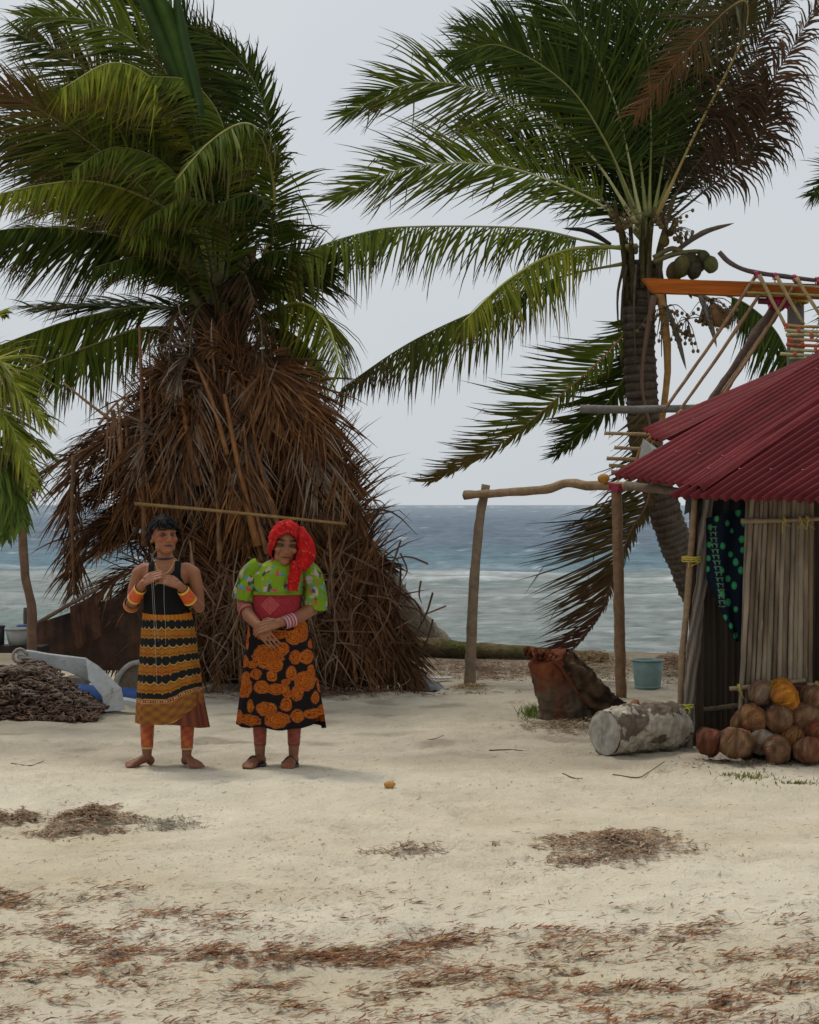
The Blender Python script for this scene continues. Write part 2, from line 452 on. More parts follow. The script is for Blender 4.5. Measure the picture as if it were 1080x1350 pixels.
SEA = -0.35
def build_sea():
    mb = MB(); H = CH - SEA
    ys = []; py = 1000.0
    while py > 667.2:
        ys.append(H * F / (py - HY)); py -= (1.1 if py > 760 else 0.75 if py > 700 else 0.5)
    ys += [5000, 9000, 20000, 45000]
    N = 190; vs_ = []; cs = []
    for y in ys:
        py = HY + H * F / y
        for i in range(N + 1):
            u = (i / N - 0.5) * 2
            x = u * y * 0.30 * (1 + 3 * abs(u) ** 9) + u * 6
            near = 1 - sm(50, 60, y)
            z = SEA
            if y < 900:
                z += near * (0.04 * nz(x * 1.1, y * 1.3, 1) + 0.025 * nz(x * 3.0, y * 3.1, 2))
                z += (1 - near) * (0.26 * nz(x * .2, y * .21, 6) + 0.14 * nz(x * .7, y * .5, 7)) * (1 - sm(300, 900, y))
            deep = mix((.038, .075, .12), (.095, .148, .20), cl(.5 + .8 * nz(x * .3, y * .16, 3) + .9 * nz(x * 1.1, y * .4, 33)))
            turq = (.075, .165, .205)
            shal = mix((.125, .16, .15), (.25, .275, .262), cl(.5 + .5 * nz(x * .9, y * .9, 4) + .9 * nz(x * 4.2, y * 2.0, 44)))
            shal = mix(shal, (.12, .185, .165), .7 * sm(.0, .45, nz(x * .12, y * .2, 14)))
            wob = 3.0 * nz(x * .06, y * .02, 9)
            c = mix(deep, turq, .75 * sm(712, 738, py + wob * 3))
            c = mix(c, shal, sm(748, 757, py + wob))
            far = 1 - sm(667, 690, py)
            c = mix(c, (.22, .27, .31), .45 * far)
            # breaking crests on the reef edge
            foam = 0.0
            for (fy, wd, am) in ((757, 2.6, 1.0), (785, 1.8, .6), (764, 2.0, .7), (746, 1.2, .4)):
                dq = (py + wob * .7 - fy) / wd
                g = math.exp(-dq * dq) * cl(.5 + 1.3 * nz(x * .35, fy, 11 + y * .05))
                foam = max(foam, g * am)
                z += 0.13 * g * am
            if 668 < py < 750: foam = max(foam, .6 * sm(.52, .66, nz(x * 1.1, y * .3, 17)))
            if py >= 757: foam = max(foam, .25 * sm(.45, .62, nz(x * 2.4, y * 1.6, 21)))
            c = mix(c, (.66, .69, .70), foam)
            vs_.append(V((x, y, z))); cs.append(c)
    n1 = N + 1; fs = []
    for j in range(len(ys) - 1):
        for i in range(N): fs.append((j * n1 + i, j * n1 + i + 1, (j + 1) * n1 + i + 1, (j + 1) * n1 + i))
    mb.add(vs_, fs, cs)
    m = mat('sea_water', None, 0.35, .9, 0.5, spec=0.12, stretch=(1.6, 1, 1), detail=9)
    nt = m.node_tree; L = nt.links; b = nt.nodes['Principled BSDF']
    b.inputs['IOR'].default_value = 1.33
    tc = nt.nodes.new('ShaderNodeTexCoord'); mp = nt.nodes.new('ShaderNodeMapping'); mp.inputs['Scale'].default_value = (.45, 1, 1)
    L.new(tc.outputs['Object'], mp.inputs[0])
    na = nt.nodes.new('ShaderNodeTexNoise'); na.inputs['Scale'].default_value = .35; na.inputs['Detail'].default_value = 9; na.inputs['Roughness'].default_value = .68
    L.new(mp.outputs[0], na.inputs['Vector'])
    bp = nt.nodes.new('ShaderNodeBump'); bp.inputs['Strength'].default_value = 1.0; bp.inputs['Distance'].default_value = .8
    L.new(na.outputs['Fac'], bp.inputs['Height']); L.new(bp.outputs[0], b.inputs['Normal'])
    mb.build('sea', m, origin=V((0, 0, SEA)), kind='structure', label='grey blue sea with a reef break')
build_sea()

def build_far_surf():
    mb = MB(); rnd = random.Random(5)
    for k in range(9):
        px = [120, 560, 600, 650, 760, 700, 300, 980, 520][k]; w = rnd.uniform(30, 75); Y = 1500 + rnd.uniform(0, 300)
        a = P(px, HY, Y); n = 24; vs_ = []
        for i in range(n + 1):
            u = i / n; h = .8 * math.sin(math.pi * u) ** .7 * cl(.35 + 1.1 * nz(u * 7, k * 3.7)) 
            x = a.x + (u - .5) * w * Y / F
            vs_ += [V((x, Y, SEA - .1)), V((x, Y + 8, SEA + max(h, .02))), V((x, Y + 30, SEA - .1))]
        fs = []
        for i in range(n):
            for j in range(2): fs.append((3 * i + j, 3 * i + 3 + j, 3 * i + 4 + j, 3 * i + 1 + j))
        mb.add(vs_, fs, (.42, .46, .49))
    mb.build('breaking_surf', M['plain'], kind='structure', label='white surf breaking along the horizon')
build_far_surf()
# ------------------------------------------------------------------ palms
def fp(pts, Y0, dY=0.0):
    n = len(pts) - 1
    return [P(p[0], p[1], Y0 + dY * (i / n) ** 1.3 + (p[2] if len(p) > 2 else 0)) for i, p in enumerate(pts)]

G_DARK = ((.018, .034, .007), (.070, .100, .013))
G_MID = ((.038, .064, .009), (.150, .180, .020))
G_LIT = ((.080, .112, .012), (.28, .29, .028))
BRN = ((.055, .034, .022), (.11, .062, .034))
TIP = (.10, .055, .025)
CAMF = (0, -1, .15)
TOP = (0, -.35, 1)
ORANGE = (.17, .075, .02)

def coco(parent, p, r, c, name='coconut', seed=0):
    mb = MB(); rnd = random.Random(seed)
    R = Matrix.Rotation(rnd.uniform(-.5, .5), 3, 'X') @ Matrix.Rotation(rnd.uniform(-.5, .5), 3, 'Y')
    ell(mb, p, (r, r, r * 1.25), lambda d: mix(c, tuple(x * .6 for x in c), cl(.5 + .8 * nz(d.x * 2 + seed, d.y * 2, d.z * 2))), 12, 9, R, disp=lambda d: 1 + .05 * math.cos(3 * math.atan2(d.y, d.x)) - .06 * (d.z < -.7))
    return mb.build(name, M['husk'], parent)

def spathe(parent, a, b, w, c=(.12, .095, .075), bend=(0, 0, .05)):
    mb = MB(); path = smooth_path([a, (a + b) / 2 + V(bend), b], 12)
    tube(mb, path, lambda t: w * math.sin(math.pi * cl(.12 + .88 * t)) ** .7 + .002, 8, c, flat=.45, rough=.2)
    return mb.build('flower_sheath', M['polewood'], parent)

# ---- right hand palm ---------------------------------------------------------
YR = 18.0
palmR = thing('palm_tree', P(955, 905, 18.3), 'tall coconut palm with hanging nuts rising behind the red roofed hut', 'palm tree', 'coconut palms by the shore')
palm_trunk(palmR, [P(965, 900, 18.6), P(935, 820, 18.4), P(903, 745, 18.3), P(880, 685, 18.2), P(855, 600, 18.1), P(846, 520, 18.0), P(842, 430, 18.0), P(846, 345, 18.0)], .15, .155)
# fibrous leaf bases round the crown
def crown_sheaths(parent, cx, cy, Y, n, seed, cc=((.16, .11, .075), (.24, .19, .14)), h=90, spread=55):
    rnd = random.Random(seed)
    for k in range(n):
        a = math.pi * 2 * k / n + rnd.uniform(-.2, .2)
        x = cx + math.cos(a) * 20; yy = Y + math.sin(a) * .14
        mb = MB()
        p0 = P(x, cy + rnd.uniform(15, 60), yy); p1 = P(cx + math.cos(a) * (26), cy - 15, Y + math.sin(a) * .2)
        p2 = P(cx + math.cos(a) * spread * rnd.uniform(.5, 1), cy - h * rnd.uniform(.5, 1), Y + math.sin(a) * .45)
        tube(mb, smooth_path([p0, p1, p2], 10), lambda t: lerp(.075, .03, t), 7, mix(cc[0], cc[1], rnd.random()), flat=.5, rough=.3, seed=k)
        mb.build('leaf_base', M['bark'], parent)
crown_sheaths(palmR, 846, 345, YR, 11, 3, cc=((.05, .04, .02), (.10, .085, .03)))
rng = random.Random(4)
for k in range(10):       # old hanging sheath strips round the top of the trunk
    a = k / 10 * 6.28
    x = 846 + math.cos(a) * 24
    mb = MB(); pth = smooth_path([P(x, 350, YR + math.sin(a) * .18), P(x + math.cos(a) * 8, 400, YR + math.sin(a) * .24), P(x + math.cos(a) * 6 + rng.uniform(-6, 6), 440 + rng.uniform(0, 60), YR + math.sin(a) * .22)], 8)
    tube(mb, pth, lambda t: .055 * (1 - .8 * t), 6, mix((.06, .042, .03), (.15, .115, .085), rng.random()), flat=.3, rough=.3, seed=k)
    mb.build('old_sheath', M['bark'], palmR)

WL = (-.55, 0, -.10)
R = lambda *a, **k: frond('frond', *a, palmR, **k)
R(fp([(840, 305), (770, 258), (660, 219), (540, 221), (440, 263)], YR, -.5), n=95, L=.78, N=CAMF, ang=(60, 22), droop=.12, wind=WL, c=G_MID, tip=TIP, rib=(.42, .40, .18), seed=1, rr=.022)
R(fp([(840, 295), (765, 190), (650, 124), (545, 110), (455, 152)], YR, .3), n=95, L=.80, N=CAMF, ang=(62, 24), droop=.12, wind=WL, c=G_MID, tip=TIP, rib=(.42, .40, .18), seed=2, rr=.022)
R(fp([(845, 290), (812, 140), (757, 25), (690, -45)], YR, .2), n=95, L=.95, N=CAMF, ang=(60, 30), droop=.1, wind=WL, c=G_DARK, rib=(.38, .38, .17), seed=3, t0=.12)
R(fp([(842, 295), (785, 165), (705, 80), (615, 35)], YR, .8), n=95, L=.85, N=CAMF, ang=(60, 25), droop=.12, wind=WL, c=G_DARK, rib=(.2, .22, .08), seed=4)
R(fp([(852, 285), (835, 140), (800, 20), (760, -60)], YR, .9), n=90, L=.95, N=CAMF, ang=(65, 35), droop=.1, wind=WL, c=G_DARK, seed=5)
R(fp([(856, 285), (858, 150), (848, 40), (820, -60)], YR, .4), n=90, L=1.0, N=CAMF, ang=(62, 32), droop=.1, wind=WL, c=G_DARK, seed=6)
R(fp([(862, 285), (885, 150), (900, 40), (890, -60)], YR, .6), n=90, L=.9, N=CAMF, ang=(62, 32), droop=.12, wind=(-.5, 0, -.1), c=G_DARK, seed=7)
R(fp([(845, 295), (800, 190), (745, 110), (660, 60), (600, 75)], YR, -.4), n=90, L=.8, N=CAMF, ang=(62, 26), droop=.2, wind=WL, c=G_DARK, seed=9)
# blown over frond whose brown tip hangs back over the crown
R(fp([(864, 290), (915, 180), (975, 60), (985, 5), (960, 12), (905, 68), (836, 152)], YR, -1.1), n=85, L=.62, N=CAMF, ang=(62, 30), droop=.35, wind=(-.25, 0, -.1), c=((.05, .055, .018), (.09, .07, .03)), tip=(.06, .035, .02), rib=(.34, .24, .07), endcol=(.115, .048, .016), seed=10, t0=.35)
# dying fronds on the right
R(fp([(868, 298), (915, 248), (972, 178), (1025, 95), (1085, -5)], YR, -.3), n=85, L=.62, N=CAMF, ang=(60, 30), droop=1.3, wind=(-.35, 0, -.2), c=BRN, rib=(.05, .035, .025), fold=-.4, seed=11, dry=True, jit=.2, t0=.3, w=.026)
R(fp([(870, 300), (925, 255), (985, 205), (1012, 150), (1000, 95)], YR, -.6), n=95, L=.75, N=CAMF, ang=(70, 35), droop=1.1, wind=(-.8, 0, -.2), sides=(.6, 1.1), c=((.03, .028, .015), (.085, .045, .026)), rib=(.06, .04, .02), seed=12, dry=True, jit=.2, t0=.25)
R(fp([(866, 295), (905, 235), (960, 160), (1000, 60), (1050, -30)], YR, .3), n=85, L=.8, N=CAMF, ang=(62, 30), droop=.8, wind=(-.7, 0, -.2), sides=(.6, 1.1), c=((.028, .028, .013), (.07, .044, .025)), rib=(.09, .06, .03), seed=13, jit=.18)
R(fp([(862, 290), (895, 200), (925, 100), (975, -20)], YR, .9), n=85, L=.85, N=CAMF, ang=(60, 30), droop=.3, wind=WL, c=G_DARK, seed=14)
# long level frond with a fringe of hanging leaflets
R(fp([(840, 332), (775, 318), (690, 301), (540, 299), (470, 309), (400, 335), (358, 378)], YR, -1.2), n=110, L=.72, N=TOP, ang=(66, 40), droop=.85, wind=(-.10, 0, -.1), c=G_MID, tip=TIP, rib=(.26, .27, .10), seed=15, fold=-.75, t0=.2, sides=(1.05, .85), prof=lambda u: .55 + .45 * sm(0, .2, u) - .25 * sm(.8, 1, u))
R(fp([(838, 326), (745, 330), (672, 368), (610, 425)], YR, -1.6), n=90, L=.78, N=TOP, ang=(62, 30), droop=.7, wind=(-.1, 0, -.1), c=G_LIT, tip=(.22, .11, .03), rib=(.30, .31, .07), seed=16, fold=-.75, t0=.12, rr=.03)
R(fp([(836, 345), (740, 365), (640, 405), (540, 452), (450, 512)], YR, -.6), n=100, L=.72, N=TOP, ang=(60, 30), droop=.8, wind=(-.1, 0, -.1), c=G_MID, tip=TIP, rib=(.24, .22, .07), seed=17, fold=-.75, t0=.25, endcol=(.07, .06, .022))
R(fp([(845, 390), (815, 450), (736, 524), (656, 588), (565, 636)], YR, -.3), n=100, L=.66, N=CAMF, ang=(55, 22), droop=-.05, wind=(-.45, 0, .1), c=G_MID, tip=TIP, rib=(.26, .15, .04), seed=18, t0=.10, sides=(1.05, .35), endcol=(.12, .075, .02))
R(fp([(852, 400), (832, 480), (790, 545), (735, 600)], YR, .5), n=80, L=.6, N=CAMF, ang=(55, 25), droop=.0, wind=(-.4, 0, 0), c=G_DARK, tip=TIP, seed=19, t0=.15, sides=(1.0, .5))
# dead frond hanging straight down along the trunk
R(fp([(862, 390), (846, 500), (862, 590), (854, 660), (832, 700), (810, 757), (788, 812), (744, 868)], YR - .38, -.3), n=120, L=.95, N=CAMF, ang=(62, 26), droop=.05, wind=(-.5, 0, -.05), c=((.045, .042, .014), (.12, .080, .025)), tip=(.05, .028, .02), rib=(.14, .075, .045), seed=20, w=.021, t0=.2, sides=(1.05, .14), endcol=(.090, .040, .026), rr=.026)
# low frond on the right behind the building frame
R(fp([(868, 372), (944, 386), (990, 405), (1030, 448), (1046, 515)], YR, -.5), n=80, L=.62, N=TOP, ang=(60, 30), droop=.75, wind=(-.35, 0, -.1), c=G_DARK, rib=(.13, .15, .05), seed=22, fold=-.75, t0=.35)
fr2 = random.Random(17)
for k, (a0, ln) in enumerate(((100, 260), (84, 250), (118, 280), (140, 250), (66, 220), (95, 190), (108, 320))):
    a0 = math.radians(a0); ex, ey = math.cos(a0) * ln, -math.sin(a0) * ln
    R(fp([(848, 318), (848 + ex * .3, 318 + ey * .36), (848 + ex * .7 - 12, 318 + ey * .78), (848 + ex - 45, 318 + ey * .97)], YR + .25, fr2.uniform(.2, 1.1)), n=80, L=.72, N=CAMF, ang=(58, 26), droop=.15, wind=WL, c=G_DARK, seed=200 + k, t0=.10)
spathe(palmR, P(885, 335, 17.7), P(968, 294, 17.5), .055)
spathe(palmR, P(805, 322, 17.7), P(742, 301, 17.6), .05, (.035, .028, .024))
spathe(palmR, P(877, 400, 17.7), P(905, 488, 17.6), .05, (.14, .115, .09))
spathe(palmR, P(922, 388, 17.6), P(945, 458, 17.5), .05, (.15, .13, .11))
spathe(palmR, P(900, 380, 17.6), P(912, 394, 17.55), .05, (.03, .025, .022))
pole('old_stalk', [P(868, 380, 17.72), P(877, 430, 17.6), P(880, 490, 17.6), P(872, 560, 17.65), P(862, 590, 17.7)], .045, (.30, .16, .05), M['polewood'], palmR, taper=.5)
for k, (x, y, r, c) in enumerate([(898, 352, 15, (.10, .085, .03)), (910, 345, 13, (.07, .065, .03)), (921, 348, 13, (.09, .08, .035)), (937, 349, 12, (.12, .12, .04)), (928, 340, 11, (.07, .07, .03)), (889, 358, 14, (.11, .08, .035)), (915, 357, 12, (.05, .045, .025)),
                                   (944, 416, 16, (.22, .12, .055)), (954, 420, 14, (.13, .06, .035)), (931, 422, 8, (.12, .075, .05)), (876, 318, 8, (.14, .10, .03)), (884, 306, 6, (.16, .12, .03)), (816, 300, 7, (.14, .08, .03)), (808, 285, 6, (.12, .09, .03)), (890, 292, 5, (.15, .11, .03)), (905, 440, 5, (.02, .02, .02))]):
    coco(palmR, P(x, y, 17.55 + .05 * (k % 3)), r * .82 * 17.6 / F, c, seed=k)
for pts in ([(862, 340), (885, 328), (905, 335), (918, 342)], [(862, 345), (890, 335), (925, 332), (936, 342)], [(866, 372), (905, 384), (935, 395), (945, 408)]):
    pole('nut_stalk', [P(x, y, 17.62) for x, y in pts], .028, (.12, .10, .035), M['rib'], palmR, taper=.6)
rng = random.Random(9)
for base, n in (((880, 310), 16), ((878, 405), 12), ((935, 395), 12), ((815, 305), 10), ((905, 420), 10)):     # flower stalks
    mb = MB()
    for k in range(n):
        a = P(base[0], base[1], 17.6); ang = rng.uniform(-2.6, .9) if base[1] < 350 else rng.uniform(.2, 2.4)
        ln = rng.uniform(20, 55); b = P(base[0] + math.cos(ang) * ln, base[1] + math.sin(ang) * ln * .9, 17.5 + rng.uniform(-.2, .2))
        tube(mb, smooth_path([a, (a + b) / 2 + V((0, 0, .06)), b], 6), lambda t: .006 * (1 - .5 * t), 4, (.09, .06, .03))
        for q in range(3):
            ell(mb, a.lerp(b, .5 + q * .22), (.017, .017, .02), (.12, .08, .03), 6, 4)
    mb.build('flower_stalk', M['rib'], palmR)

# ---- left hand palm ----------------------------------------------------------
YL = 17.2
palmL = thing('palm_tree', V(P(548, 856, 20.0)), 'wind bent coconut palm with a leaning trunk above the brown thatch heap', 'palm tree', 'coconut palms by the shore')
palm_trunk(palmL, [P(556, 872, 20.1), P(527, 825, 19.8), P(490, 765, 19.4), P(440, 690, 18.9), P(375, 590, 18.3), P(320, 500, 17.6), P(290, 420, 17.3), P(284, 370, 17.2)], .25, .17, (.13, .11, .075), (.20, .175, .125), swell=.55)
mb = MB(); tube(mb, smooth_path([P(548, 853, 19.6), P(562, 852, 19.5), P(575, 853, 19.5)], 6), [.03, .045, .05, .045, .045, .04, .03], 7, (.05, .04, .035), rough=.4); mb.build('root', M['bark'], palmL)
crown_sheaths(palmL, 284, 425, YL, 12, 8, cc=((.07, .042, .025), (.085, .07, .026)), h=90, spread=60)
L_ = lambda *a, **k: frond('frond', *a, palmL, **k)
WLL = (-.6, 0, -.15)
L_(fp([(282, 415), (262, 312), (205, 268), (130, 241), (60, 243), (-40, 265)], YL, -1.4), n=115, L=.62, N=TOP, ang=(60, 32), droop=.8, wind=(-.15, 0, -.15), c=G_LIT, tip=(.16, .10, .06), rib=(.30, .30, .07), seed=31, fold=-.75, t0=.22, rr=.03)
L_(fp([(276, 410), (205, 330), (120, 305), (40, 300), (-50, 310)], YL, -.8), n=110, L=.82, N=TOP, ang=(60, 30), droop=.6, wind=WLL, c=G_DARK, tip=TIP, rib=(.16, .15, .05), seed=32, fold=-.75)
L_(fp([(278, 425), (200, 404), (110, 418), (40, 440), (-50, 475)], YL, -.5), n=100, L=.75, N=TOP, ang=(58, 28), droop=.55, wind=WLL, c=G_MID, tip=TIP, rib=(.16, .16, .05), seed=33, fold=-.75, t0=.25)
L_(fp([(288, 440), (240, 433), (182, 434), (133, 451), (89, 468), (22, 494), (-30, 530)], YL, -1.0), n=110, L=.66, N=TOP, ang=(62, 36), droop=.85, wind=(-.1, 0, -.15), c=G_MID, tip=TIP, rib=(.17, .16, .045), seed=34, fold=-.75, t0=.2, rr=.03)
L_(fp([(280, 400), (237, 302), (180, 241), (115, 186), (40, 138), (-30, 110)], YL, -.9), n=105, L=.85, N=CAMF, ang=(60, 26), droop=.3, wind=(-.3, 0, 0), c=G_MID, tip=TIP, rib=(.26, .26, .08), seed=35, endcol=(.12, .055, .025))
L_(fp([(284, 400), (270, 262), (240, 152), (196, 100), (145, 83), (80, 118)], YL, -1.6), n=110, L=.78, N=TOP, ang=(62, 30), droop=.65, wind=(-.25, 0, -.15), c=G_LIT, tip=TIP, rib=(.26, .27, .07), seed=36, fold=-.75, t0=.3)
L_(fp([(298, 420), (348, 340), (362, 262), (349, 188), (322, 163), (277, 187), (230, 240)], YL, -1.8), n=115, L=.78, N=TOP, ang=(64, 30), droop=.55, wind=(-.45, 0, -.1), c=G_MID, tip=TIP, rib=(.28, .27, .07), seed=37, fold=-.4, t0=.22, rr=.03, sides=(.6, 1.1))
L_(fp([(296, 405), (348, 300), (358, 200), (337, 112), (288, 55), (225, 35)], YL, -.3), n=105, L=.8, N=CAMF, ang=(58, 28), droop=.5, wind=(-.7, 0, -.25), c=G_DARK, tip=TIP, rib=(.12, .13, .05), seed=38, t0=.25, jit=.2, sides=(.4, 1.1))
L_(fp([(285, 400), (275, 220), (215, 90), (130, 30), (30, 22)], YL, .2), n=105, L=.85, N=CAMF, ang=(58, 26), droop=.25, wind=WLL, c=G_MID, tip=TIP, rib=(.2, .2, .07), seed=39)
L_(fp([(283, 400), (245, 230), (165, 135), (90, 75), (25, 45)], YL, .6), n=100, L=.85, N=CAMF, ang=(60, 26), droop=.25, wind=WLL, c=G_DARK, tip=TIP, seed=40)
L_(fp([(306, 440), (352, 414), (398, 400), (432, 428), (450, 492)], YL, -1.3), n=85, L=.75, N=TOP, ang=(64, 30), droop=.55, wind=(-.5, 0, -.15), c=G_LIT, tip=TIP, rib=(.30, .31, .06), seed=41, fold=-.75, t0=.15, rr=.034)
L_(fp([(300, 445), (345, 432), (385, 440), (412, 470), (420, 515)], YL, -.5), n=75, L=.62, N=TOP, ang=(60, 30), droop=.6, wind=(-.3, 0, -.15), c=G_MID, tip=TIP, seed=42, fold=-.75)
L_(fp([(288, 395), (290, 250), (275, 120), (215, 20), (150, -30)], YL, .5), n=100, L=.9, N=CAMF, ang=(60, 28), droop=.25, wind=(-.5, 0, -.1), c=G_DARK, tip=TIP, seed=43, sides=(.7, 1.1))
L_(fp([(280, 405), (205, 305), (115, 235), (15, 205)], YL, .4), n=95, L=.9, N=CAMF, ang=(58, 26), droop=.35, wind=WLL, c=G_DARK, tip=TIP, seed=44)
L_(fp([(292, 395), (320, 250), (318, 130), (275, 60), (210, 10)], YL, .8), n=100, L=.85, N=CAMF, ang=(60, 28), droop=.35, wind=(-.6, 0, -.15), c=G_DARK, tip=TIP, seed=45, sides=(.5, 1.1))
L_(fp([(285, 395), (258, 240), (205, 150), (130, 105), (55, 120)], YL, -.5), n=100, L=.8, N=TOP, ang=(60, 28), droop=.5, wind=WLL, c=G_MID, tip=TIP, seed=46, fold=-.75)
L_(fp([(282, 400), (225, 270), (150, 200), (60, 175), (-30, 190)], YL, -.2), n=100, L=.85, N=CAMF, ang=(60, 26), droop=.45, wind=WLL, c=G_DARK, tip=TIP, seed=47)
L_(fp([(290, 395), (300, 270), (295, 170), (255, 110), (195, 100)], YL, -.9), n=100, L=.75, N=TOP, ang=(60, 30), droop=.5, wind=(-.5, 0, -.15), c=G_MID, tip=TIP, seed=48, fold=-.75)
L_(fp([(300, 430), (350, 385), (395, 362), (440, 352)], YL, .2), n=60, L=.6, N=CAMF, ang=(60, 30), droop=.5, wind=(-.35, 0, -.15), c=G_DARK, tip=TIP, seed=49)
for k, (a0, ln) in enumerate(((95, 250), (84, 230), (112, 270), (130, 250), (150, 220), (104, 170), (135, 170), (85, 140), (180, 190))):
    a0 = math.radians(a0); ex, ey = math.cos(a0) * ln, -math.sin(a0) * ln
    L_(fp([(286, 405), (286 + ex * .3, 405 + ey * .36), (286 + ex * .7 - 15, 405 + ey * .78), (286 + ex - 55, 405 + ey * .95)], YL + .2, random.Random(k).uniform(-.5, .9)), n=80, L=.68, N=CAMF if k % 2 else TOP, ang=(56, 26), droop=.35, wind=WLL, c=G_DARK if k % 3 else G_MID, tip=TIP, seed=230 + k, t0=.08)
for k, (pts, cc, dr_) in enumerate((([(292, 425), (302, 340), (288, 278), (242, 262), (188, 292)], G_MID, False), ([(300, 430), (345, 360), (360, 300), (338, 256), (288, 268)], G_DARK, False), ([(280, 430), (240, 362), (190, 338), (125, 352)], G_DARK, False), ([(305, 430), (330, 372), (350, 335), (385, 330)], G_DARK, False),
        ([(290, 420), (318, 398), (342, 420), (346, 480)], BRN, True), ([(282, 420), (250, 402), (228, 428), (222, 492)], BRN, True), ([(288, 420), (262, 330), (225, 300), (175, 310)], G_MID, False), ([(286, 430), (272, 400), (255, 420), (250, 470)], BRN, True), ([(295, 410), (305, 370), (322, 360), (335, 400)], BRN, True), ([(290, 415), (262, 285), (215, 215), (150, 195), (95, 225)], G_MID, False))):
    L_(fp(pts, YL - .35, -1.1), n=70, L=.42 if dr_ else .6, N=TOP, ang=(60, 28), droop=.6, wind=(-.3, 0, -.2), fold=-.6, c=cc, tip=TIP, seed=260 + k, t0=.1, dry=dr_, jit=.16, rib=(.10, .09, .03))
# young unsplit leaf blades at the top
for pts, wd, cc in (([(262, 200), (246, 118), (226, 40), (203, -15)], .22, (.035, .065, .012)), ([(255, 190), (236, 110), (205, 30), (180, -25)], .15, (.028, .05, .012)), ([(268, 190), (256, 120), (240, 55), (232, -5)], .14, (.035, .06, .018))):
    mb = MB(); pth = smooth_path([P(x, y, YL - .7) for x, y in pts], 16)
    Wv = []
    for i in range(17):
        T = (pth[min(i + 1, 16)] - pth[max(i - 1, 0)]).normalized(); Wv.append(T.cross(V((0, -1, 0))).normalized())
    for s in (-1, 1):
        vs_ = []; cs = []
        for i, p in enumerate(pth):
            t = i / 16; h = wd / 2 * math.sin(math.pi * (.06 + .84 * t)) ** .8
            vs_ += [p, p + Wv[i] * s * h * .6 + V((0, .03, 0)), p + Wv[i] * s * h + V((0, .07 + .01 * (i % 2), 0))]
            cs += [tuple(x * 1.5 for x in cc), cc, cc]
        mb.add(vs_, [(3 * i + j, 3 * i + 1 + j, 3 * i + 4 + j, 3 * i + 3 + j) for i in range(16) for j in range(2)], cs)
    mb.build('young_leaf', M['leaf'], palmL)
for k, (x, y, r) in enumerate([(318, 338, 6), (325, 345, 5), (330, 335, 6), (322, 352, 5), (316, 348, 5), (335, 345, 5), (350, 372, 5), (286, 368, 9), (252, 372, 8)]):
    coco(palmL, P(x, y, YL - .4), r * YL / F, ((.17, .13, .04), (.14, .12, .05), (.12, .07, .04))[k % 3], seed=60 + k)
spathe(palmL, P(345, 365, YL - .3), P(382, 325, YL - .4), .06, (.20, .14, .10))
spathe(palmL, P(330, 380, YL - .3), P(338, 318, YL - .4), .05, (.05, .03, .03))
for k, (a, b) in enumerate([((300, 470), (236, 360)), ((290, 480), (262, 440)), ((312, 450), (330, 370))]):   # thick green petioles
    pole('petiole', [P(*a, YL - .5), P((a[0] + b[0]) / 2 + 3, (a[1] + b[1]) / 2 + 6, YL - .6), P(*b, YL - .5)], .07, [(.075, .075, .018), (.085, .065, .025), (.06, .055, .02)][k], M['rib'], palmL, taper=.5, rough=.05)

# ---- palm at the left edge, nearer the camera --------------------------------
YE = 14.2
palmE = thing('young_palm', P(-110, 930, YE), 'bright green low palm reaching in at the left edge of the beach', 'palm tree', 'coconut palms by the shore')
palm_trunk(palmE, [P(-110, 945, YE), P(-105, 800, YE), P(-95, 640, YE)], .15, .12)
E_ = lambda *a, **k: frond('frond', *a, palmE, **k)
E_(fp([(-95, 640), (-55, 515), (-12, 476), (18, 505), (62, 560)], YE, -.3), n=80, L=.46, N=TOP, ang=(55, 20), droop=.7, wind=(.1, 0, -.1), c=G_LIT, tip=(.22, .16, .08), rib=(.22, .26, .06), seed=71, t0=.25)
E_(fp([(-95, 640), (-60, 530), (-25, 520), (16, 565), (42, 640)], YE, -.6), n=80, L=.48, N=TOP, ang=(55, 20), droop=.7, wind=(.05, 0, -.15), c=G_LIT, tip=TIP, rib=(.2, .24, .06), seed=72, t0=.25)
E_(fp([(-95, 650), (-60, 600), (-20, 590), (12, 620), (30, 690)], YE, -.5), n=46, L=.46, N=TOP, ang=(45, 18), droop=.7, wind=(.05, 0, -.2), c=((.06, .10, .02), (.12, .17, .03)), w=.045, seed=73, t0=.25)
E_(fp([(-95, 640), (-60, 570), (-10, 560), (38, 578), (66, 600)], YE, .6), n=60, L=.34, N=TOP, ang=(50, 20), droop=.7, wind=(.1, 0, -.1), c=G_MID, tip=TIP, seed=74, t0=.25)
E_(fp([(-95, 640), (-40, 470), (-14, 425), (0, 412), (8, 418)], YE, .5), n=40, L=.16, N=TOP, ang=(45, 20), droop=.6, c=G_LIT, seed=75, t0=.4)
E_(fp([(-95, 650), (-55, 625), (-15, 635), (12, 670), (10, 705)], YE, -.2), n=36, L=.34, N=CAMF, ang=(40, 18), droop=.7, wind=(.05, 0, -.2), c=((.06, .10, .02), (.13, .18, .03)), w=.05, seed=76, t0=.25)

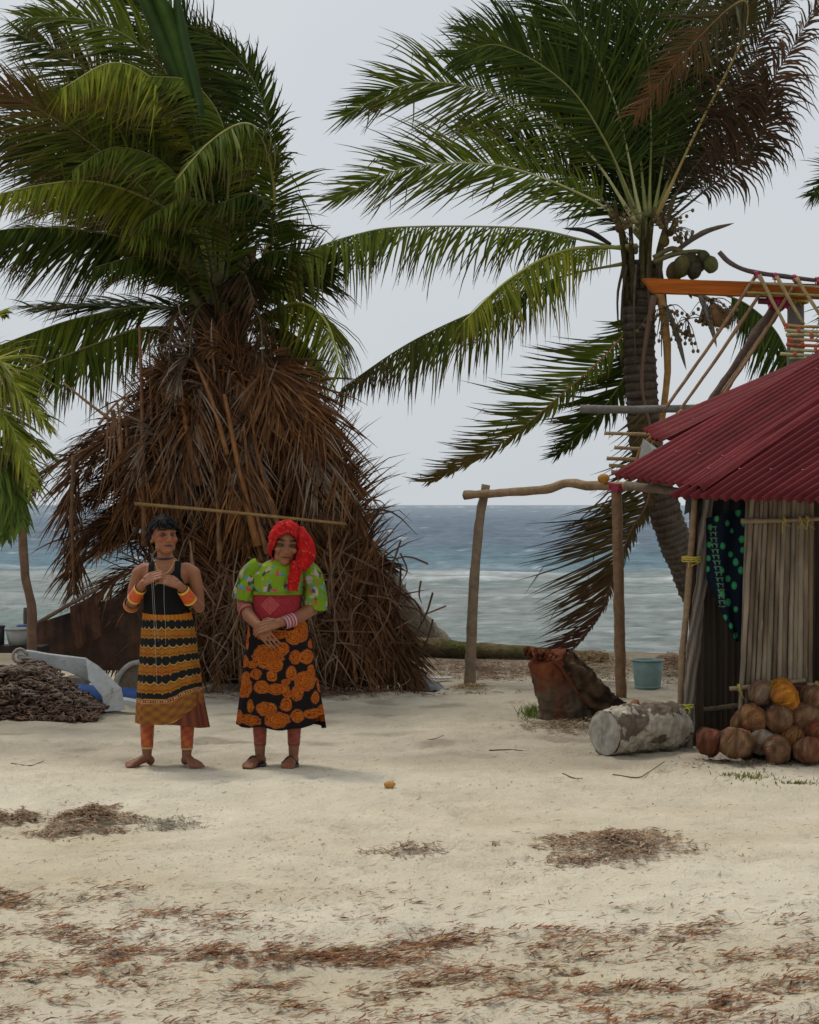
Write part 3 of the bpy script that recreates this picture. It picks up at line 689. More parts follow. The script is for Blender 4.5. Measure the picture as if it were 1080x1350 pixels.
# ---- palm behind the hut at the right edge (only tips show) ------------------
palmF = thing('palm_tree', P(1260, 900, 21), 'palm at the far right edge with only its leaf tips showing', 'palm tree', 'coconut palms by the shore')
palm_trunk(palmF, [P(1260, 910, 21), P(1240, 600, 21), P(1235, 300, 21)], .17, .15)
frond('frond', fp([(1235, 300), (1180, 230), (1120, 225), (1070, 258)], 21, 0), palmF, n=60, L=.55, N=CAMF, ang=(55, 24), droop=.3, wind=(-.3, 0, 0), c=G_DARK, seed=81)
frond('frond', fp([(1235, 310), (1180, 330), (1130, 390), (1090, 450)], 21, 0), palmF, n=60, L=.6, N=CAMF, ang=(55, 24), droop=.3, wind=(-.3, 0, 0), c=G_DARK, seed=82)
frond('frond', fp([(1235, 300), (1290, 220), (1370, 200), (1450, 250)], 21, 0), palmF, n=60, L=.7, N=TOP, ang=(55, 24), droop=.5, wind=(-.3, 0, 0), c=G_DARK, seed=83)
# ------------------------------------------------------------------ shelter of dead fronds
YH = 16.2
heap = thing('palm_thatch_shelter', P(380, 912, YH), 'big brown heap shelter of dead palm fronds behind the two women', 'shelter')
D1 = ((.034, .015, .008), (.22, .104, .045))
D2 = ((.028, .014, .008), (.14, .068, .032))
D3 = ((.12, .085, .06), (.27, .205, .15))
rng = random.Random(21)
# matted core, coloured very dark to stand in for shade between the fronds
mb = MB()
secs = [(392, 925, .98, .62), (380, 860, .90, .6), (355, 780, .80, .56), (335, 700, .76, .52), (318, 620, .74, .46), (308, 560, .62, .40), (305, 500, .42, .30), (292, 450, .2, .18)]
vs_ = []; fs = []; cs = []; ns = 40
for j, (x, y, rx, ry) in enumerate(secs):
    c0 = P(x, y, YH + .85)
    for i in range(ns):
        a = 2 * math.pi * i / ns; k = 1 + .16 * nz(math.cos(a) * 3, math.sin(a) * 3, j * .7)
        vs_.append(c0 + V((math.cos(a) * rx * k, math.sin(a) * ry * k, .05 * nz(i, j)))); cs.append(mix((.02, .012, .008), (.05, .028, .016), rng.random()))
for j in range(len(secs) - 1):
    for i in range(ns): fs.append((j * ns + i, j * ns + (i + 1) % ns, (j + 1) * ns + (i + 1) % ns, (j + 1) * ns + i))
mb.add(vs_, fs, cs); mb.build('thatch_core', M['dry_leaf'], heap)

H_ = lambda pts, **k: frond('frond', pts, heap, dry=True, **{**dict(bulb=.1, n=78, L=.62, N=CAMF, ang=(27, 13), droop=.25, jit=.13, c=D1, rib=(.20, .095, .04), rr=.024, t0=.14, w=.0185, seg=5, miss=.12), **k})
def topx(bx): return 300 + (bx - 300) * .72
# back row, dark
k = 0
for bx in range(200, 480, 24):
    k += 1; b = bx + rng.uniform(-10, 10); tx = topx(b) + rng.uniform(-40, 5); ty = rng.uniform(470, 560) + max(0, (b - 420)) * .5
    H_([P(b, 905, YH + .5), P(lerp(b, tx, .4) + rng.uniform(-8, 8), 740, YH + .45), P(lerp(b, tx, .85), (740 + ty) / 2 - 20, YH + .5), P(tx + rng.uniform(-15, 30), ty, YH + .6)], c=D2, seed=100 + k, L=.7)
# front row of upright fronds, tips fanning to the right
fr = [(255, 905, 215, 470), (285, 900, 250, 480), (300, 720, 285, 440), (322, 905, 268, 455), (345, 720, 300, 470), (352, 905, 330, 500), (330, 700, 262, 500), (378, 760, 345, 485), (395, 905, 372, 520), (392, 740, 400, 505),
      (410, 905, 430, 540), (400, 800, 452, 530), (430, 905, 455, 560), (420, 770, 478, 560), (445, 905, 480, 600), (450, 820, 500, 600), (470, 905, 498, 640), (440, 800, 512, 640), (485, 905, 492, 690), (465, 850, 505, 690), (505, 905, 500, 740), (520, 905, 512, 770), (365, 800, 318, 520), (385, 860, 410, 560), (240, 760, 232, 470), (215, 800, 200, 500)]
for bx, by, tx, ty in fr:
    k += 1; tx -= 62 * sm(380, 460, tx); bx -= 30 * sm(400, 460, bx)
    m1 = (lerp(bx, tx, .35) + rng.uniform(-10, 10), lerp(by, ty, .4)); m2 = (lerp(bx, tx, .7) + rng.uniform(-6, 6), lerp(by, ty, .75))
    H_([P(bx, by, YH + rng.uniform(-.05, .1)), P(*m1, YH + rng.uniform(-.05, .1)), P(*m2, YH + .1), P(tx, ty, YH + .15 + rng.uniform(-.1, .2))],
       c=D1 if rng.random() < .7 else D2, seed=100 + k, L=rng.uniform(.55, .85), droop=rng.uniform(-.05, .45), wind=(.12 if tx > 380 else -.05, 0, .0), ang=(rng.uniform(28, 42), 14), rr=rng.uniform(.022, .042), rib=rng.choice([(.24, .125, .055), (.19, .10, .05), (.15, .085, .05)]))
# dead fronds hanging from the crown over the heap, tips down and outward
for q in range(17):
    u = q / 16; sx_ = rng.uniform(255, 325); ex = lerp(165, 478, u) + rng.uniform(-14, 14); ey = rng.uniform(600, 760) - 60 * abs(u - .5)
    mx = lerp(sx_, ex, .45) + (ex - 300) * .12; my = lerp(450, ey, .3) - 18
    k += 1; H_([P(sx_, rng.uniform(440, 500), YH + .25), P(mx, my, YH - .08), P(lerp(mx, ex, .65), lerp(my, ey, .55), YH - .28), P(ex, ey, YH - .25 + rng.uniform(-.1, .1))], c=(D1, D1, D2, ((.08, .034, .014), (.30, .135, .052)), D3)[q % 5], seed=300 + k, jit=.15, w=.019, L=rng.uniform(.5, .75), ang=(40, 18), n=70, droop=.55, rr=.026, rib=rng.choice([(.22, .10, .04), (.28, .14, .055), (.15, .075, .035)]), miss=.2)
for pts, cc in (([(345, 740), (322, 640), (300, 540), (280, 450)], ((.07, .03, .014), (.25, .115, .048))), ([(440, 800), (434, 700), (428, 610), (405, 540)], D1), ([(470, 900), (462, 820), (468, 750), (490, 690)], D1), ([(318, 900), (312, 820), (300, 760), (275, 700)], D1)):
    k += 1; H_(fp(pts, YH - .26, .18), c=cc, seed=100 + k, jit=.14, w=.020, L=.66, ang=(30, 14), n=64, droop=.35, rr=.028, rib=(.20, .092, .036), miss=.2)
# grey, weathered leaf sprays high on the front
for pts in ([(262, 640), (258, 560), (240, 500), (215, 490), (205, 530)], [(300, 600), (285, 520), (262, 470), (240, 480), (228, 520)], [(330, 560), (320, 500), (300, 460), (275, 462)], [(240, 700), (232, 620), (212, 575), (190, 590), (182, 630)], [(285, 690), (270, 600), (250, 545), (226, 560)]):
    k += 1; H_(fp(pts, YH - .05, -.25), c=D3 if k % 2 else D1, seed=100 + k, droop=.6, ang=(45, 20), L=.5, N=TOP)
# fronds arching to the left, their leaflets hanging
for pts, dY in (([(310, 585), (225, 568), (160, 575), (108, 600), (92, 660), (95, 740)], -.2), ([(300, 620), (215, 590), (150, 598), (100, 628), (92, 700), (97, 770)], -.3), ([(290, 560), (215, 550), (150, 562), (90, 600)], .4),
                ([(300, 700), (225, 690), (160, 686), (112, 702), (98, 745), (97, 790)], -.3), ([(310, 720), (230, 712), (165, 712), (120, 732)], .1), ([(300, 760), (230, 748), (170, 752), (132, 785), (118, 850)], -.3),
                ([(300, 790), (225, 785), (165, 800), (135, 840), (125, 890)], -.4), ([(310, 850), (240, 832), (185, 838), (150, 875)], -.4), ([(300, 800), (235, 790), (190, 815), (165, 870)], .1),
                ([(290, 600), (200, 580), (130, 590), (70, 615), (45, 650)], .6), ([(300, 640), (215, 640), (140, 645), (80, 670)], .8), ([(280, 545), (200, 545), (140, 575), (110, 640)], 0), ([(320, 880), (260, 860), (215, 868), (190, 900)], -.4), ([(305, 735), (240, 735), (190, 760), (160, 800)], -.1)):
    k += 1; H_(fp(pts, YH + .1, dY), c=D1 if k % 3 else D2, seed=100 + k, droop=.65, ang=(50, 22), L=.55, N=TOP, wind=(-.3, 0, -.1), n=65, jit=.14)
for q in range(16):
    y0 = rng.uniform(545, 700); ex = rng.uniform(88, 170); dp_ = rng.uniform(15, 90)
    k += 1; H_([P(rng.uniform(250, 320), y0 + 10, YH + .35), P(lerp(285, ex, .4), y0 - 12, YH + .25), P(lerp(285, ex, .8), y0 + dp_ * .2, YH + rng.uniform(-.1, .4)), P(ex, y0 + dp_, YH + rng.uniform(-.2, .5))], c=(D1, D2, ((.07, .03, .013), (.26, .12, .05)))[q % 3], seed=400 + k, droop=.55, ang=(44, 20), L=.5, N=TOP, wind=(-.3, 0, -.1), n=60, jit=.15, miss=.15)
# lower tier: tops tied at the bar, tips on the sand
for tx, ty, bx, by in ((255, 690, 262, 900), (290, 690, 285, 905), (320, 690, 330, 908), (350, 690, 352, 908), (385, 690, 402, 908), (415, 690, 440, 908), (440, 695, 470, 908), (455, 720, 505, 910), (470, 740, 540, 912), (480, 770, 560, 912), (460, 700, 490, 905), (430, 740, 452, 908), (475, 690, 520, 900)):
    k += 1
    H_([P(tx, ty, YH), P(lerp(tx, bx, .4) + rng.uniform(-5, 8), lerp(ty, by, .4), YH - .12), P(bx, by, YH - .25 + rng.uniform(-.1, .1))], c=(D1, D2, D2)[k % 3], seed=100 + k, droop=.35, ang=(38, 14), L=.5, wind=(.05, 0, -.1), n=55, rr=.02)
# right flank with grey tatters
for pts in ([(480, 720), (497, 770), (510, 830), (515, 905)], [(470, 760), (490, 820), (505, 880), (545, 905)], [(470, 700), (490, 740), (505, 750)], [(485, 760), (520, 850), (550, 900)], [(455, 780), (475, 840), (480, 905)]):
    k += 1; H_(fp(pts, YH + .05, -.15), c=D3 if k % 2 else D2, seed=100 + k, droop=.55, ang=(50, 20), L=.42, n=45)
# loose sticks and leaflets criss-crossing at the foot
mb = MB()
for q in range(420):
    x = rng.gauss(370, 95); y = rng.uniform(740, 908)
    if not 150 < x < 560: continue
    an = rng.gauss(1.57, .75); ln = rng.uniform(25, 110); Yq = YH - .12 - rng.random() * .28
    a = P(x - math.cos(an) * ln / 2, y - math.sin(an) * ln / 2, Yq + .1); b = P(x + math.cos(an) * ln / 2, min(910, y + math.sin(an) * ln / 2), Yq - .1)
    cpt = (a + b) / 2 + V((rng.uniform(-.08, .08), 0, rng.uniform(-.02, .08)))
    wv = V((b - a).cross(V((0, 1, 0)))).normalized(); wd = rng.uniform(.006, .02)
    cc = mix((.06, .03, .018), (.27, .175, .11), rng.random() ** 1.8)
    strip(mb, smooth_path([a, cpt, b], 6), lambda t: wd * (1 - .8 * t * t), wv, cc)
mb.build('loose_leaflets', M['dry_leaf'], heap, kind='stuff')
mb = MB()
for q in range(420):        # long tattered leaflets over the whole face of the heap
    t = rng.random(); y = lerp(455, 890, t); half = lerp(60, 165, sm(0, .5, t)); cxp = lerp(295, 365, t); x = cxp + rng.uniform(-1, 1) * half
    side = (x - cxp) / half; an = 1.57 - side * .55 + rng.gauss(0, .45); ln = rng.uniform(25, 90); Yq = YH - .05 - rng.random() * .22 + .35 * abs(side)
    up = rng.random() < .55
    a = P(x, y, Yq); dx, dy = math.cos(an) * ln, math.sin(an) * ln * (-1 if up else 1)
    b = P(x + (dx if not up else -dx + side * 20), min(908, y + dy), Yq - .12)
    cpt = (a + b) / 2 + V((side * .05, -.05, rng.uniform(.0, .09))); wd = rng.uniform(.008, .022)
    cc = mix((.05, .024, .013), (.27, .145, .075), rng.random() ** 1.5)
    if rng.random() < .12: cc = (.26, .20, .15)
    wv = (b - a).cross(V((rng.gauss(0, .5), 1, rng.gauss(0, .5)))).normalized()
    strip(mb, smooth_path([a, cpt, b], 6), lambda t_: wd * (1 - .85 * t_ * t_), wv, cc)
mb.build('loose_leaflets', M['dry_leaf'], heap, kind='stuff')
# broken leaf stalks standing out of the heap
for pts, r, c in (([(190, 720), (188, 560), (184, 430)], .055, (.18, .085, .045)), ([(200, 560), (198, 500), (197, 440)], .03, (.15, .075, .04)), ([(146, 553), (115, 530), (82, 503)], .035, (.24, .13, .07)), ([(97, 600), (95, 690), (98, 785)], .04, (.15, .085, .045)), ([(130, 560), (150, 535), (172, 515)], .03, (.27, .15, .085)), ([(160, 600), (158, 545), (170, 520)], .03, (.26, .14, .07)), ([(340, 720), (316, 620), (296, 520)], .085, (.27, .118, .04)), ([(375, 720), (345, 620), (330, 540)], .06, (.22, .10, .04)), ([(262, 640), (245, 560), (238, 500)], .07, (.20, .085, .032)), ([(232, 700), (222, 620), (225, 540)], .05, (.19, .085, .035)), ([(300, 600), (280, 530), (255, 470)], .06, (.25, .115, .045)), ([(352, 730), (330, 640), (322, 560)], .055, (.21, .11, .055)), ([(290, 740), (285, 650), (262, 560)], .05, (.22, .12, .06))):
    mb = MB(); tube(mb, smooth_path([P(x, y, YH - .30) for x, y in pts], 10), lambda t: r * (1 - .55 * t), 7, c, flat=.45, rough=.2); mb.build('leaf_stalk', M['polewood'], heap)
mb = MB()
for q in range(14):
    x = rng.uniform(140, 200); a = P(x, rng.uniform(525, 560), YH - .2); b = P(x + rng.uniform(-16, 6), rng.uniform(620, 690), YH - .25)
    strip(mb, smooth_path([a, (a + b) / 2 + V((.03, 0, 0)), b], 6), lambda t: .02 * (1 - .8 * t), V((1, 0, 0)), (.25, .15, .09))
mb.build('loose_leaflets', M['dry_leaf'], heap, kind='stuff')
pole('crossbar', [P(178, 664, YH - .45), P(270, 672, YH - .62), P(360, 681, YH - .66), P(456, 691, YH - .5)], .015, (.25, .15, .055), M['polewood'], heap, taper=.8, rough=.1)
# ------------------------------------------------------------------ hut with the red roof
random.seed(31); rng = random.Random(31)
hut = thing('hut', P(1010, 992, 12.4), 'small cane walled hut under a dark red corrugated roof', 'hut')
M['roof'] = mat('red_painted_iron', None, .65, 3, .28, .2, 30, spec=.12, detail=9, spots=(11, .62, (.07, .024, .018), .12))
M['steel'] = mat('bare_iron', (.16, .16, .155), .6, 8, .3, spec=.2)

def sheet(name, L0, L1, U0, U1, waves, amp=.017, nu=None, nv=16, lab=None, sag=0.0, lift=0.0):
    nu = nu or waves * 10; mb = MB(); vs_ = []; cs = []; tone = rng.uniform(.85, 1.15); sx_ = rng.uniform(0, 50)
    nrm = (L1 - L0).cross(U0 - L0).normalized()
    if nrm.z < 0: nrm = -nrm
    for j in range(nv + 1):
        v = j / nv
        for i in range(nu + 1):
            u = i / nu
            p = L0.lerp(L1, u).lerp(U0.lerp(U1, u), v)
            p = p + nrm * (amp * math.sin(2 * math.pi * waves * u) + lift + sag * math.sin(math.pi * v) + .006 * nz(u * 5, v * 4, waves))
            if j == 0: p = p + (L0 - U0).normalized() * (.008 * nz(u * 9, 3.3, waves))
            st_k = cl(.5 + .9 * nz(u * waves * .6 + sx_, v * 2.2) + .4 * nz(u * waves * 2.2, v * 5 + sx_)); cs.append(tuple(q * tone for q in mix((.115, .015, .018), (.185, .026, .030), st_k)))
            vs_.append(p)
    n1 = nu + 1; n0 = len(vs_); cs += cs
    vs_ += [p - nrm * .003 for p in vs_]
    fs = [(j * n1 + i, j * n1 + i + 1, (j + 1) * n1 + i + 1, (j + 1) * n1 + i) for j in range(nv) for i in range(nu)]
    fb = [tuple(n0 + q for q in reversed(f)) for f in fs]
    rim = [(i + 1, i, n0 + i, n0 + i + 1) for i in range(nu)]
    rim += [(j * n1, (j + 1) * n1, n0 + (j + 1) * n1, n0 + j * n1) for j in range(nv)] + [((j + 1) * n1 + nu, j * n1 + nu, n0 + j * n1 + nu, n0 + (j + 1) * n1 + nu) for j in range(nv)]
    mb.add(vs_, fs + fb + rim, cs)
    o = mb.build(name, M['roof'], hut, label=lab)
    # nail heads along two purlins
    nb = MB()
    for v in (.12, .55):
        for i in range(0, waves, 3):
            u = (i + .25) / waves
            p = L0.lerp(L1, u).lerp(U0.lerp(U1, u), v) + nrm * (amp + .006 + lift)
            ell(nb, p, (.007, .007, .004), (.35, .25, .24), 6, 4)
    nb.build('nails', M['plain'], o)
    return o
# directions along the slope: up and to the right, going back
sheet('roof_sheet', P(880, 655, 11.95), P(1085, 661, 11.5), P(880 + 390, 655 - 255, 13.4), P(1085 + 420, 661 - 270, 13.0), 15)
sheet('roof_sheet', P(1080, 661, 11.52), P(1290, 668, 11.0), P(1080 + 425, 661 - 272, 13.01), P(1290 + 450, 668 - 290, 12.6), 15, lift=-.012)
sheet('roof_sheet', P(809, 633, 12.8), P(932, 651, 11.88), P(809 + 420, 633 - 238, 14.0), P(932 + 400, 651 - 272, 13.6), 12, lift=.035)
sheet('roof_sheet', P(850, 576, 14.0), P(874, 592, 13.55), P(1250, 402, 14.6), P(1262, 398, 14.2), 4, amp=.014, lift=.06)
# back slope so that the roof is closed from other sides
sheet('roof_sheet', P(853, 580, 14.05), P(1150, 560, 16.2), P(1240, 398, 14.3), P(1500, 398, 14.3), 20, lift=.0)
# bare metal end under the upper sheet
mb = MB(); a, b_, c_ = P(848, 578, 13.9), P(872, 595, 13.5), P(842, 607, 13.75)
d_ = P(868, 600, 13.45)
mb.add([a, b_, d_, c_, a + V((0, .01, 0)), b_ + V((0, .01, 0)), d_ + V((0, .01, 0)), c_ + V((0, .01, 0))], [(0, 1, 2, 3), (7, 6, 5, 4), (0, 4, 5, 1), (2, 6, 7, 3), (1, 5, 6, 2), (3, 7, 4, 0)], (1, 1, 1)); mb.build('gable_plate', M['steel'], hut, smooth=False)
# eave poles carrying the sheets
pole('eave_pole', [P(826, 640, 13.05), P(940, 652, 12.3), P(1100, 648, 11.95), P(1300, 655, 11.6)], .03, (.14, .10, .07), M['polewood'], hut)

# cane front panel: each cane a part
WY = 12.0
def cane(xt, xb, Yt, r, yt=640, yb=1000):
    mb = MB(); a = P(xb, yb, Yt); a.z = -.03; b = P(xt, yt, Yt)
    n = 22; path = [a.lerp(b, i / n) + V((.004 * nz(i * .3, xb), .004 * nz(i * .3, xb, 5), 0)) for i in range(n + 1)]
    nodes = [rng.uniform(0, 1) for q in range(4)]
    def rad(t):
        return r * (1 + .13 * sum(math.exp(-((t - q) / .012) ** 2) for q in nodes))
    base = rng.choice([(.175, .135, .095), (.145, .108, .075), (.205, .165, .12), (.12, .088, .062), (.17, .12, .075), (.225, .185, .14)])
    def cf(t, a_, q):
        k = nz(q.z * 4 + xb, xb * .7, 2); c = mix(base, (.30, .24, .165), cl(k * 1.4) * .7)
        return mix(c, (.10, .07, .05), cl(-k * 1.5) * .8)
    tube(mb, path, rad, 9, rough=.12, seed=xb, cfun=cf)
    mb.build('cane', M['cane'], hut)
xs = [0]
while xs[-1] < 1: xs.append(xs[-1] + rng.uniform(.066, .088))
for u in xs[:-1]:
    xt = lerp(993, 1071, u); xb = lerp(973, 1069, u)
    cane(xt, xb, WY + rng.uniform(-.012, .02), rng.uniform(.0145, .0185))
for x in (975, 990, 1003, 1018, 1031, 1046, 1058):      # canes behind the gaps
    cane(x + 12, x, WY + .055, .015)
u = 1084
while u < 1330:
    cane(u, u, WY - .15 * (u - 1084) / 200 + rng.uniform(-.01, .02), rng.uniform(.014, .02)); u += rng.uniform(6, 8.5)
# battens lashed across the canes
for y0, y1, x0, x1 in ((687, 683, 977, 1098), (908, 897, 962, 1062), (903, 902, 1064, 1110)):
    bt = pole('batten', [P(x0, y0, WY - .05), P((x0 + x1) / 2, (y0 + y1) / 2 + 1, WY - .05), P(x1, y1, WY - .05)], .016, (.23, .165, .105), M['polewood'], hut, taper=.9)
    for q in range(3):
        t = rng.uniform(.1, .9); wrap('lashing', P(lerp(x0, x1, t), lerp(y0, y1, t), WY - .05), (1, 0, 0), .017, (.42, .33, .05), bt, 3, .0028, .018, seed=q + x0)
# corner posts, twisted and grey
mb = MB(); pth = smooth_path([P(903, 992, 12.35), P(908, 930, 12.36), P(916, 840, 12.38), P(926, 750, 12.4), P(934, 650, 12.42)], 40)
def tw(t, a, q):
    k = .5 + .5 * math.sin(a * 5 + t * 22 + 2 * nz(q.x * 4, q.y * 4, q.z * 3)); return mix((.045, .035, .028), (.25, .205, .165), k * .85)
tube(mb, pth, lambda t: .048 * (1 - .12 * t) * (1 + .1 * math.sin(t * 17)) * .88, 20, rough=.35, cfun=tw, seed=4, fine=.15); mb.build('corner_post', M['wood'], hut)
cp = pole('corner_pole', [P(897, 990, 12.42), P(899, 880, 12.42), P(908, 770, 12.42), P(917, 650, 12.42)], .024, (.24, .16, .095), M['polewood'], hut, n=20)
wrap('lashing', P(912, 737, 12.39), (0, 0, 1), .055, (.48, .38, .05), cp, 4, .004, .04, seed=3)
wrap('lashing', P(902, 930, 12.37), (0, 0, 1), .055, (.55, .52, .05), cp, 3, .004, .03, seed=5)
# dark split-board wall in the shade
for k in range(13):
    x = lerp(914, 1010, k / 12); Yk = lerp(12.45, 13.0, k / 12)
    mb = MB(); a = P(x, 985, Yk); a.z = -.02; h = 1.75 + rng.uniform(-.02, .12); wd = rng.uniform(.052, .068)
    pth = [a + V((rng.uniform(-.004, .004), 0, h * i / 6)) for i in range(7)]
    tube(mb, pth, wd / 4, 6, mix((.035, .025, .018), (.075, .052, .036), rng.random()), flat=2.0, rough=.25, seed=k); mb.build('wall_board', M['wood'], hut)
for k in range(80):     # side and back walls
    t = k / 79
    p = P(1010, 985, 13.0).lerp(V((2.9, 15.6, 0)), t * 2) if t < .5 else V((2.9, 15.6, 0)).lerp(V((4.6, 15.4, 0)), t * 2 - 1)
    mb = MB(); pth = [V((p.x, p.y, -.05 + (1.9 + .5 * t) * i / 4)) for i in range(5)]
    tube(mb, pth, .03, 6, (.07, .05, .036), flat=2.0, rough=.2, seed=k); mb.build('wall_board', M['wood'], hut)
pole('inner_rail', [P(906, 935, 12.5), P(940, 934, 12.55), P(972, 930, 12.6)], .018, (.16, .12, .08), M['polewood'], hut)
# black plastic flap under the eave
mb = MB(); vs_ = []
for j in range(7):
    for i in range(9):
        u, v = i / 8, j / 6
        vs_.append(P(lerp(906 - 4 * v, 934, u), lerp(640, 679 - 4 * math.sin(u * 5), v), 12.44 + .02 * math.sin(u * 9 + v * 3)))
mb.add(vs_, [(j * 9 + i, j * 9 + i + 1, j * 9 + i + 10, j * 9 + i + 9) for j in range(6) for i in range(8)], (.012, .012, .014)); mb.build('plastic_flap', M['plastic'], hut)
mb = MB(); vs_ = []
for j in range(5):
    for i in range(9):
        u, v = i / 8, j / 4
        vs_.append(P(lerp(932, 988, u), lerp(640, 678 + 10 * math.sin(u * 3 + .5), v), 12.5 + .02 * math.sin(u * 9)))
mb.add(vs_, [(j * 9 + i, j * 9 + i + 1, j * 9 + i + 10, j * 9 + i + 9) for j in range(4) for i in range(8)], (.01, .01, .012)); mb.build('plastic_flap', M['plastic'], hut)

# green dotted cloth hung in the doorway
mb = MB(); vs_ = []; cs = []; nu, nv = 90, 150
dots = [(978, 711, 5), (953, 720, 4.5), (963, 731, 4), (970, 741, 5), (977, 752, 5), (952, 752, 4), (960, 763, 4.5), (968, 772, 5), (952, 783, 4.5), (960, 794, 5), (970, 803, 4), (956, 814, 4), (964, 825, 4), (970, 838, 4), (980, 690, 4), (959, 690, 4), (965, 700, 3), (936, 695, 4), (935, 718, 4), (934, 736, 4), (933, 750, 4), (979, 725, 4), (973, 676, 5), (945, 684, 4)]
for j in range(nv + 1):
    v = j / nv; y = lerp(676, 846, v)
    xl = 931 + 1 * v if y < 760 else lerp(932, 969, ((y - 760) / 86) ** 1.05)
    xr = lerp(988, 976, v)
    for i in range(nu + 1):
        u = i / nu; x = lerp(xl, xr, u); yy = y + 12 * (1 - v) * (.5 - u) * 1.2
        d = .018 * math.sin(u * 11 + v * 2) * (1 - .3 * v)
        vs_.append(P(x, yy, 12.28 + d)); c = (.006, .010, .020)
        for dx, dy, r in dots:
            q = math.hypot((x - dx) / .75, yy - dy) / r
            if q < 1.0: c = (.03, .22, .085) if q > .4 else (.05, .30, .11)
        bx = lerp(940, 952, sm(690, 800, yy))
        if 694 < yy < 800 and abs(x - bx) < 5:
            g = ((yy - 694) % 7.5) / 7.5; gx = abs(x - bx) / 5
            if (g < .16) or (.45 < gx < .75 and g < .7): c = (.10, .20, .12)
        cs.append(c)
mb.add(vs_, [(j * (nu + 1) + i, j * (nu + 1) + i + 1, (j + 1) * (nu + 1) + i + 1, (j + 1) * (nu + 1) + i) for j in range(nv) for i in range(nu)], cs)
mb.build('hanging_cloth', M['cloth'], label='dark navy cloth with green dots hanging in the hut doorway', cat='cloth')

# ------------------------------------------------------------------ unfinished pole frame behind the hut
YF = 15.2
fr_ = thing('unfinished_shelter', P(1049, 900, YF), 'unfinished frame of lashed poles and an orange beam above the hut roof', 'frame')
A_ = lambda name, pts, r, c, m='polewood', dY=0, **k: pole(name, [P(x, y, YF + dY) for x, y in pts], r * YF / F, c, M[m], fr_, **k)
# squared orange beam, end cut slanting
mb = MB(); a = P(857, 377, YF - .15); b_ = P(1260, 391, YF - .15); hh = .056; dd = .05
vs_ = [];
M['orange'] = mat('fresh_sawn_beam', None, .7, 16, .55, .5, 40, (.08, 1, 1), detail=8, spec=.15)
for i in range(13):
    t = i / 12; p = a.lerp(b_, t); cut = -.06 if i == 0 else 0
    for (dy, dz) in ((-dd, hh), (dd, hh), (dd, -hh), (-dd, -hh)):
        vs_.append(p + V(((cut if dz > 0 else .02) if i == 0 else 0, dy, dz * (1 + .05 * nz(t * 9, dz)))))
fs = [(i * 4 + k, i * 4 + (k + 1) % 4, i * 4 + 4 + (k + 1) % 4, i * 4 + 4 + k) for i in range(12) for k in range(4)] + [(3, 2, 1, 0), (48, 49, 50, 51)]
mb.add(vs_, fs, (.36, .092, .010)); mb.build('beam', M['orange'], fr_, smooth=False)
A_('post', [(1049, 905), (1049, 640), (1049, 378)], 13, (.17, .16, .15), 'wood', .05, rough=.06, sides=12)
bp_ = A_('bent_pole', [(948, 332), (962, 346), (990, 358), (1040, 365), (1085, 370), (1170, 372)], 3.2, (.09, .065, .06), dY=-.25, n=24)
for q, x in enumerate((997, 1022, 1048, 1078)):
    wrap('tie', P(x, 362 + (x - 997) * .1, YF - .25), (1, 0, .05), .022, (.38, .03, .10), bp_, 4, .004, .03, seed=q)
for x0, y0, x1, y1 in ((999, 360, 874, 543), (1003, 386, 881, 562), (1050, 372, 935, 548)):
    A_('rod', [(x0, y0), ((x0 + x1) / 2 + 2, (y0 + y1) / 2), (x1, y1)], 2.4, (.27, .16, .085), dY=-.22)
for x0, y0, x1, y1 in ((1001, 362, 1036, 430), (1024, 364, 1060, 428), (1050, 366, 1088, 425), (1080, 368, 1116, 425)):
    A_('rod', [(x0, y0), ((x0 + x1) / 2, (y0 + y1) / 2 + 1), (x1, y1)], 2.6, (.36, .27, .13), dY=-.34)
A_('rod', [(988, 372), (1040, 376), (1120, 381)], 2, (.30, .24, .13), dY=-.33); A_('rod', [(985, 386), (1040, 388), (1120, 392)], 2, (.20, .22, .08), dY=-.33)
A_('strut', [(1028, 400), (1000, 440), (962, 498), (926, 552)], 8.5, (.085, .055, .04), dY=-.05, n=24, rough=.35)
A_('rod', [(1012, 430), (985, 470), (950, 520)], 2.2, (.26, .17, .09), dY=-.1)
st = A_('short_pole', [(1000, 397), (1020, 398), (1045, 399)], 4.5, (.16, .03, .06), dY=-.12)
for q, x in enumerate((1016, 1022, 1028, 1034)): wrap('tie', P(x, 397, YF - .1), (1, 0, .2), .045, (.42, .02, .09), st, 4, .006, .04, seed=q + 9)
wrap('tie', P(1049, 394, YF + .05), (0, 0, 1), .08, (.45, .38, .05), st, 6, .009, .07, seed=2)
for q in range(8):
    y = 429 + q * 6.3; x0 = 1028 + rng.uniform(0, 14)
    A_('rod', [(x0, y), (1060, y + rng.uniform(-1, 2)), (1130, y + 3)], 2.3, rng.choice([(.42, .24, .10), (.40, .13, .05), (.42, .36, .18), (.22, .24, .10)]), dY=-.4 - .02 * q)
for q in range(7):
    wrap('tie', P(1036 + (q * 17) % 45, 430 + q * 6.3, YF - .4 - .02 * q), (1, 0, 0), .016, (.55, .10, .04), st, 3, .004, .025, ends=False, seed=q)
A_('level_pole', [(765, 539), (830, 540), (925, 538), (1060, 536)], 5.5, (.15, .135, .12), dY=-.2, n=20, rough=.12)
wrap('tie', P(922, 541, YF - .25), (1, 0, 0), .04, (.36, .04, .07), st, 5, .006, .04, seed=12)
for q, (x0, x1, y) in enumerate(((797, 862, 571), (810, 850, 590), (800, 846, 604), (803, 842, 614), (806, 840, 622))):
    A_('rod', [(x0, y), ((x0 + x1) / 2, y + 1), (x1, y + 2)], 2.4, (.28, .19, .10), dY=-.9)
